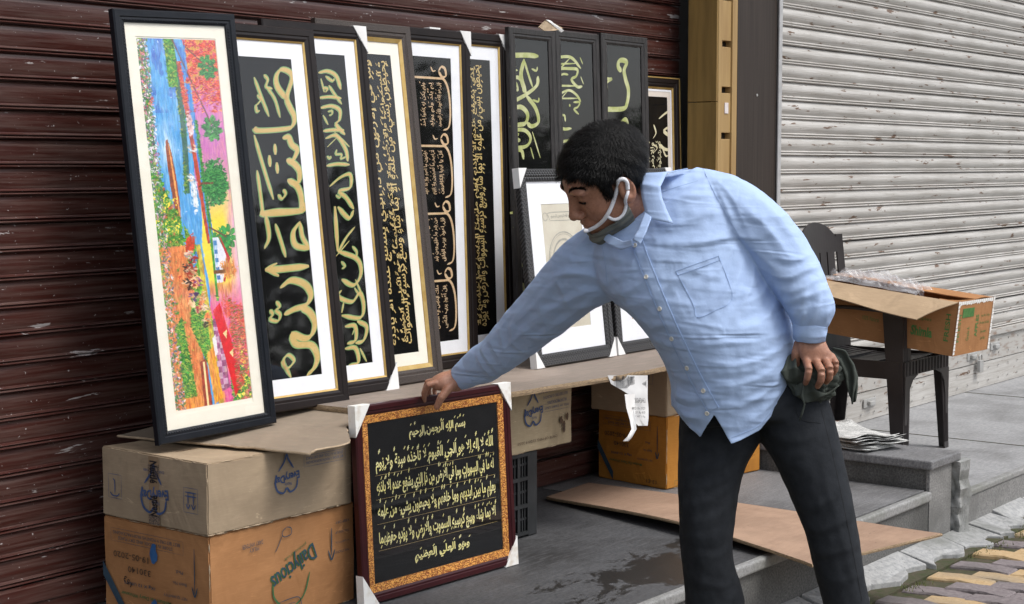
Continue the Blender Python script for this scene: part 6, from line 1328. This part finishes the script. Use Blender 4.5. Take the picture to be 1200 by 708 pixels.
# ---- shoes
M['shoe'] = pm('worn_black_shoe', (.02, .018, .016), (.03, .027, .024), 20, .5)
for x, y, d in ((838, 876, 4.12), (1033, 874, 4.10)):
    b0 = P(x, y, d); b0[2] = 0; fwd = np.array([-.75, .35, 0]); fwd /= np.linalg.norm(fwd); sd2 = np.array([-fwd[1], fwd[0], 0]); v = []; pr = [(-.09, .034, .075), (-.04, .038, .085), (.03, .042, .07), (.10, .048, .05), (.155, .040, .035), (.185, .020, .022)]
    for a, w_, h_ in pr: v += [b0+fwd*a+sd2*(w_*math.cos(t))+np.array([0, 0, max(0, math.sin(t))*h_+.004]) for t in np.linspace(-.4, math.pi+.4, 14)]
    dress('shoe', v, [(k*14+j, k*14+j+1, (k+1)*14+j+1, (k+1)*14+j) for k in range(5) for j in range(13)]+[tuple(range(14))[::-1], tuple(range(70, 84))], M['shoe'])
# ---- hair: a thick cap with thousands of short strands over it
sH = smin(ell_((-.009, 0, .040), (.1115, .0855, .0925)), ell_((.0, 0, .010), (.088, .078, .075)), .02)
nz_ = (np.sin(X_*95+Y_*60)*np.sin(Y_*110-Z_*50)+.7*np.sin(X_*170-Z_*140+Y_*90))*.0009; sH = sH+nz_
front = np.interp(X_, [-.13, -.09, -.06, -.028, -.022, .018, .024, .045, .070, .085, .12], [-.075, -.068, -.060, -.030, .030, .026, -.004, .046, .066, .074, .074])
sH = smax(sH, -(Z_-front-.004*np.sin(Y_*160)-.003*np.sin(Y_*310+X_*90)), .010); sH = np.maximum(sH, D*1-.030)
cv, cf = surface_nets(sH, np.array([gx[0], gy[0], gz[0]]), hh_)
M['hair'] = pm('black_hair', (.0035, .0032, .0032), (.006, .0055, .0052), 60, .5, stretch=(1, 1, 1), bmp=.6, bscale=220, spec=.22)
hair = dress('hair', h2w(cv), cf, M['hair']); cn = normals(cv, cf.tolist()); r = np.random.default_rng(12)
pick = r.choice(len(cv), 26000); st_ = MB(); crown = np.array([-.055, .01, .125]); V4 = []; F4 = []
for i in pick:
    p = cv[i]; n = cn[i]
    if p[2] < -.04 and p[0] > -.04: continue
    g = p-crown; g = g+np.array([.05, 0, -.02])*(1 if p[0] > -.02 else 0)+r.normal(size=3)*.018; g -= n*(g@n); g /= np.linalg.norm(g)+1e-9; L_ = r.uniform(.013, .026); w_ = np.cross(n, g)*r.uniform(.00025, .0005); k = len(V4); up = r.uniform(.10, .52)
    a = p-n*.001; b = p+g*L_*.5+n*L_*up*.6; c = p+g*L_+n*L_*up*.55-np.array([0, 0, .003]); V4 += [a-w_, a+w_, b+w_*.8, b-w_*.8, c]; F4 += [(k, k+1, k+2, k+3), (k+3, k+2, k+4)]
V4 = h2w(np.array(V4)); so_ = dress('strand', V4, F4, M['hair'], hair, False); so_['kind'] = 'stuff'
# short hair at the hairline, sideburn, eyebrows and lashes, laid on the skin
def onhead(p):
    q = Vector(h2w(p)); h = bvH.find_nearest(q); return np.array(h[0]), np.array(h[1])
def tuft(name, starts, dirs, ln, wd, seed, lift=.25):
    r = np.random.default_rng(seed); V = []; F_ = []
    for p, d in zip(starts, dirs):
        a, n = onhead(p); g = HR@(np.array(d)+r.normal(size=3)*.25); g -= n*(g@n); g /= np.linalg.norm(g)+1e-9; L_ = ln*r.uniform(.6, 1.2); w_ = np.cross(n, g)*wd; k = len(V); V += [a-w_, a+w_, a+g*L_*.6+n*L_*lift, a+g*L_+n*L_*lift*.6]; F_ += [(k, k+1, k+2), (k, k+2, k+3)]
    o = dress(name, V, F_, M['hair'], hair, False); o['kind'] = 'stuff'; return o
for s in (-1, 1):
    q = [(.092-.020*t+r.normal()*.001, s*(.012+.036*t), .0335+.006*math.sin(t*2.6)+r.normal()*.0022) for t in r.uniform(0, 1, 420)]; tuft('eyebrow', q, [(-.3, s*.9, .25)]*len(q), .008, .00035, 4)
    q = [(.0895-.006*t, s*(.019+.027*t), .0035+.0012*t) for t in np.linspace(0, 1, 60)]; tuft('eyelash', q, [(.8, s*.3, -.6)]*len(q), .006, .0004, 5, .6)
q = [(r.uniform(.018, .046), r.choice([-1, 1])*.07, r.uniform(-.008, .035)) for _ in range(900)]; tuft('sideburn', q, [(.1, 0, -1)]*len(q), .011, .0004, 6)
# ---- mask pulled under the chin
M['mask'] = cloth('grey_green_knit', (.175, .180, .160), (.14, .145, .13), .9, 600, .3); M['maskband'] = cloth('white_elastic', (.82, .82, .85), (.76, .76, .80), .8, 900, .3)
hn_ = normals(hv, hf.tolist()); hm = hv[:, :]
lim = np.interp(hm[:, 0], [-.02, .0, .03, .06, .085, .11], [-.046, -.040, -.055, -.070, -.080, -.086]); low = np.interp(hm[:, 0], [-.02, .02, .05, .1], [-.092, -.105, -.125, -.15])
sel = (hm[:, 2] < lim) & (hm[:, 0] > .004) & (hm[:, 2] > low-.03); mf = [q for q in hf.tolist() if all(sel[i] for i in q)]
mv = hv+hn_*(.0065+.0012*np.sin(hv[:, 2:3]*420+hv[:, 0:1]*90)); mv[:, 2] -= .004; v, f = compact(mv, mf); v = h2w(v); mk = dress('face_mask', v, f, M['mask']); s_ = mk.modifiers.new('thickness', 'SOLIDIFY'); s_.thickness = .003; s_.offset = -1
def band(pts, r_=.0034):
    w = []
    p = np.array(pts, float); q = np.vstack([2*p[0]-p[1], p, 2*p[-1]-p[-2]])
    for i in range(1, len(q)-2):
        for t in np.linspace(0, 1, 7, endpoint=False): a, b, c, d = q[i-1:i+3]; w.append(.5*((2*b)+(-a+c)*t+(2*a-5*b+4*c-d)*t*t+(-a+3*b-3*c+d)*t**3))
    w.append(p[-1]); w = [hit(bvH, x, y, .0055, 4.02)[0] for x, y in w]; w = np.array(w)
    for _ in range(3): w[1:-1] = (w[:-2]+2*w[1:-1]+w[2:])/4
    m_ = MB(); m_.tube(list(w), r_, 8); dress('mask_band', m_.v, m_.f, M['maskband'], mk)
band([(734, 222), (733, 212), (727, 211), (722, 220), (717, 238), (710, 252), (700, 263), (690, 269), (684, 271)], .0052); band([(711, 252), (720, 256), (728, 252), (732, 244), (733, 232), (734, 224)], .0042)
# ---- nails
for pts, c0 in (((512, 479), 4.68),):
    pass
# ---- cloth bag in the hanging hand
M['bag'] = cloth('dark_grey_green_cloth', (.070, .080, .068), (.048, .056, .048), .9, 700, .3)
bm = bmesh.new(); bmesh.ops.create_icosphere(bm, subdivisions=6, radius=1); bv_ = np.array([v.co[:] for v in bm.verts]); bf_ = [tuple(v.index for v in q.verts) for q in bm.faces]; bm.free()
c0 = P(948, 441, 4.0); a = bv_@np.array([1.0, 0, 0]); grip = P(956, 430, 3.95)
q = bv_.copy(); th_ = np.arctan2(q[:, 1]+.3, q[:, 0]-.2); ph_ = np.arccos(np.clip(q[:, 2], -1, 1))
rad = 1+.13*np.abs(np.sin(th_*4.3+2*ph_+.7*np.sin(ph_*5)))+.10*np.abs(np.sin(th_*7.1-1.4*ph_*2+1))-.14+.05*np.sin(q@np.array([9, 7, 5.]))+.06*np.abs(np.sin(q@np.array([6, -8, 11.])+2))
scr = np.outer(q[:, 0]*rad*.076*(1+.08*np.sin(q[:, 2]*4)), Rv)+np.outer(q[:, 2]*rad*.062, Uv)+np.outer(q[:, 1]*rad*.045, Fv); bw_ = c0+scr
ORG = P(948, 441, 4.0)
def bput(name, v, f, mat, parent=None):
    me = bpy.data.meshes.new(name); me.from_pydata([tuple(map(float, p)) for p in np.asarray(v)-ORG], [], [tuple(map(int, x)) for x in f]); me.update(); return link(name, me, mat, parent, True)
bg = bput('cloth_bag', bw_, bf_, M['bag']); bg.location = ORG; tag(bg, 'crumpled dark grey green cloth bag clutched in the man’s hanging hand', 'bag')
def sheet(rows, nu=9, fold=.008, name='loose_end'):
    rows = np.array(rows, float); n = 24; v = []
    for i in range(n+1):
        t = i/n*(len(rows)-1); k = min(int(t), len(rows)-2); r_ = rows[k]*(1-(t-k))+rows[k+1]*(t-k)
        for j in range(nu): s = j/(nu-1); v.append(P(r_[0]+(r_[2]-r_[0])*s, r_[1]+(r_[3]-r_[1])*s, r_[4]+fold*math.sin(s*9+i*.35)))
    f = [(i*nu+j, (i+1)*nu+j, (i+1)*nu+j+1, i*nu+j+1) for i in range(n) for j in range(nu-1)]; o = bput(name, v, f, M['bag'], bg); s_ = o.modifiers.new('thickness', 'SOLIDIFY'); s_.thickness = .003; return o
sheet([(968, 424, 976, 408, 3.99), (982, 430, 990, 411, 3.985), (990, 442, 1001, 426, 3.99), (993, 452, 1006, 442, 4.0), (996, 462, 1004, 456, 4.0), (998, 474, 1002, 470, 4.0)])
sheet([(916, 424, 930, 412, 3.965), (914, 436, 934, 430, 3.94), (922, 446, 944, 438, 3.945), (936, 452, 950, 444, 3.96)]); sheet([(930, 452, 946, 446, 3.95), (932, 464, 958, 458, 3.94), (945, 472, 972, 462, 3.95), (960, 470, 984, 452, 3.97)])
w = [P(941, 452, 3.93), P(940, 464, 3.925), P(943, 474, 3.93), P(940, 484, 3.935), (P(937, 493, 3.94))]; m_ = MB(); m_.tube(w, [.003, .0035, .0022, .003, .0012], 7); bput('drawstring', m_.v, m_.f, M['bag'], bg)
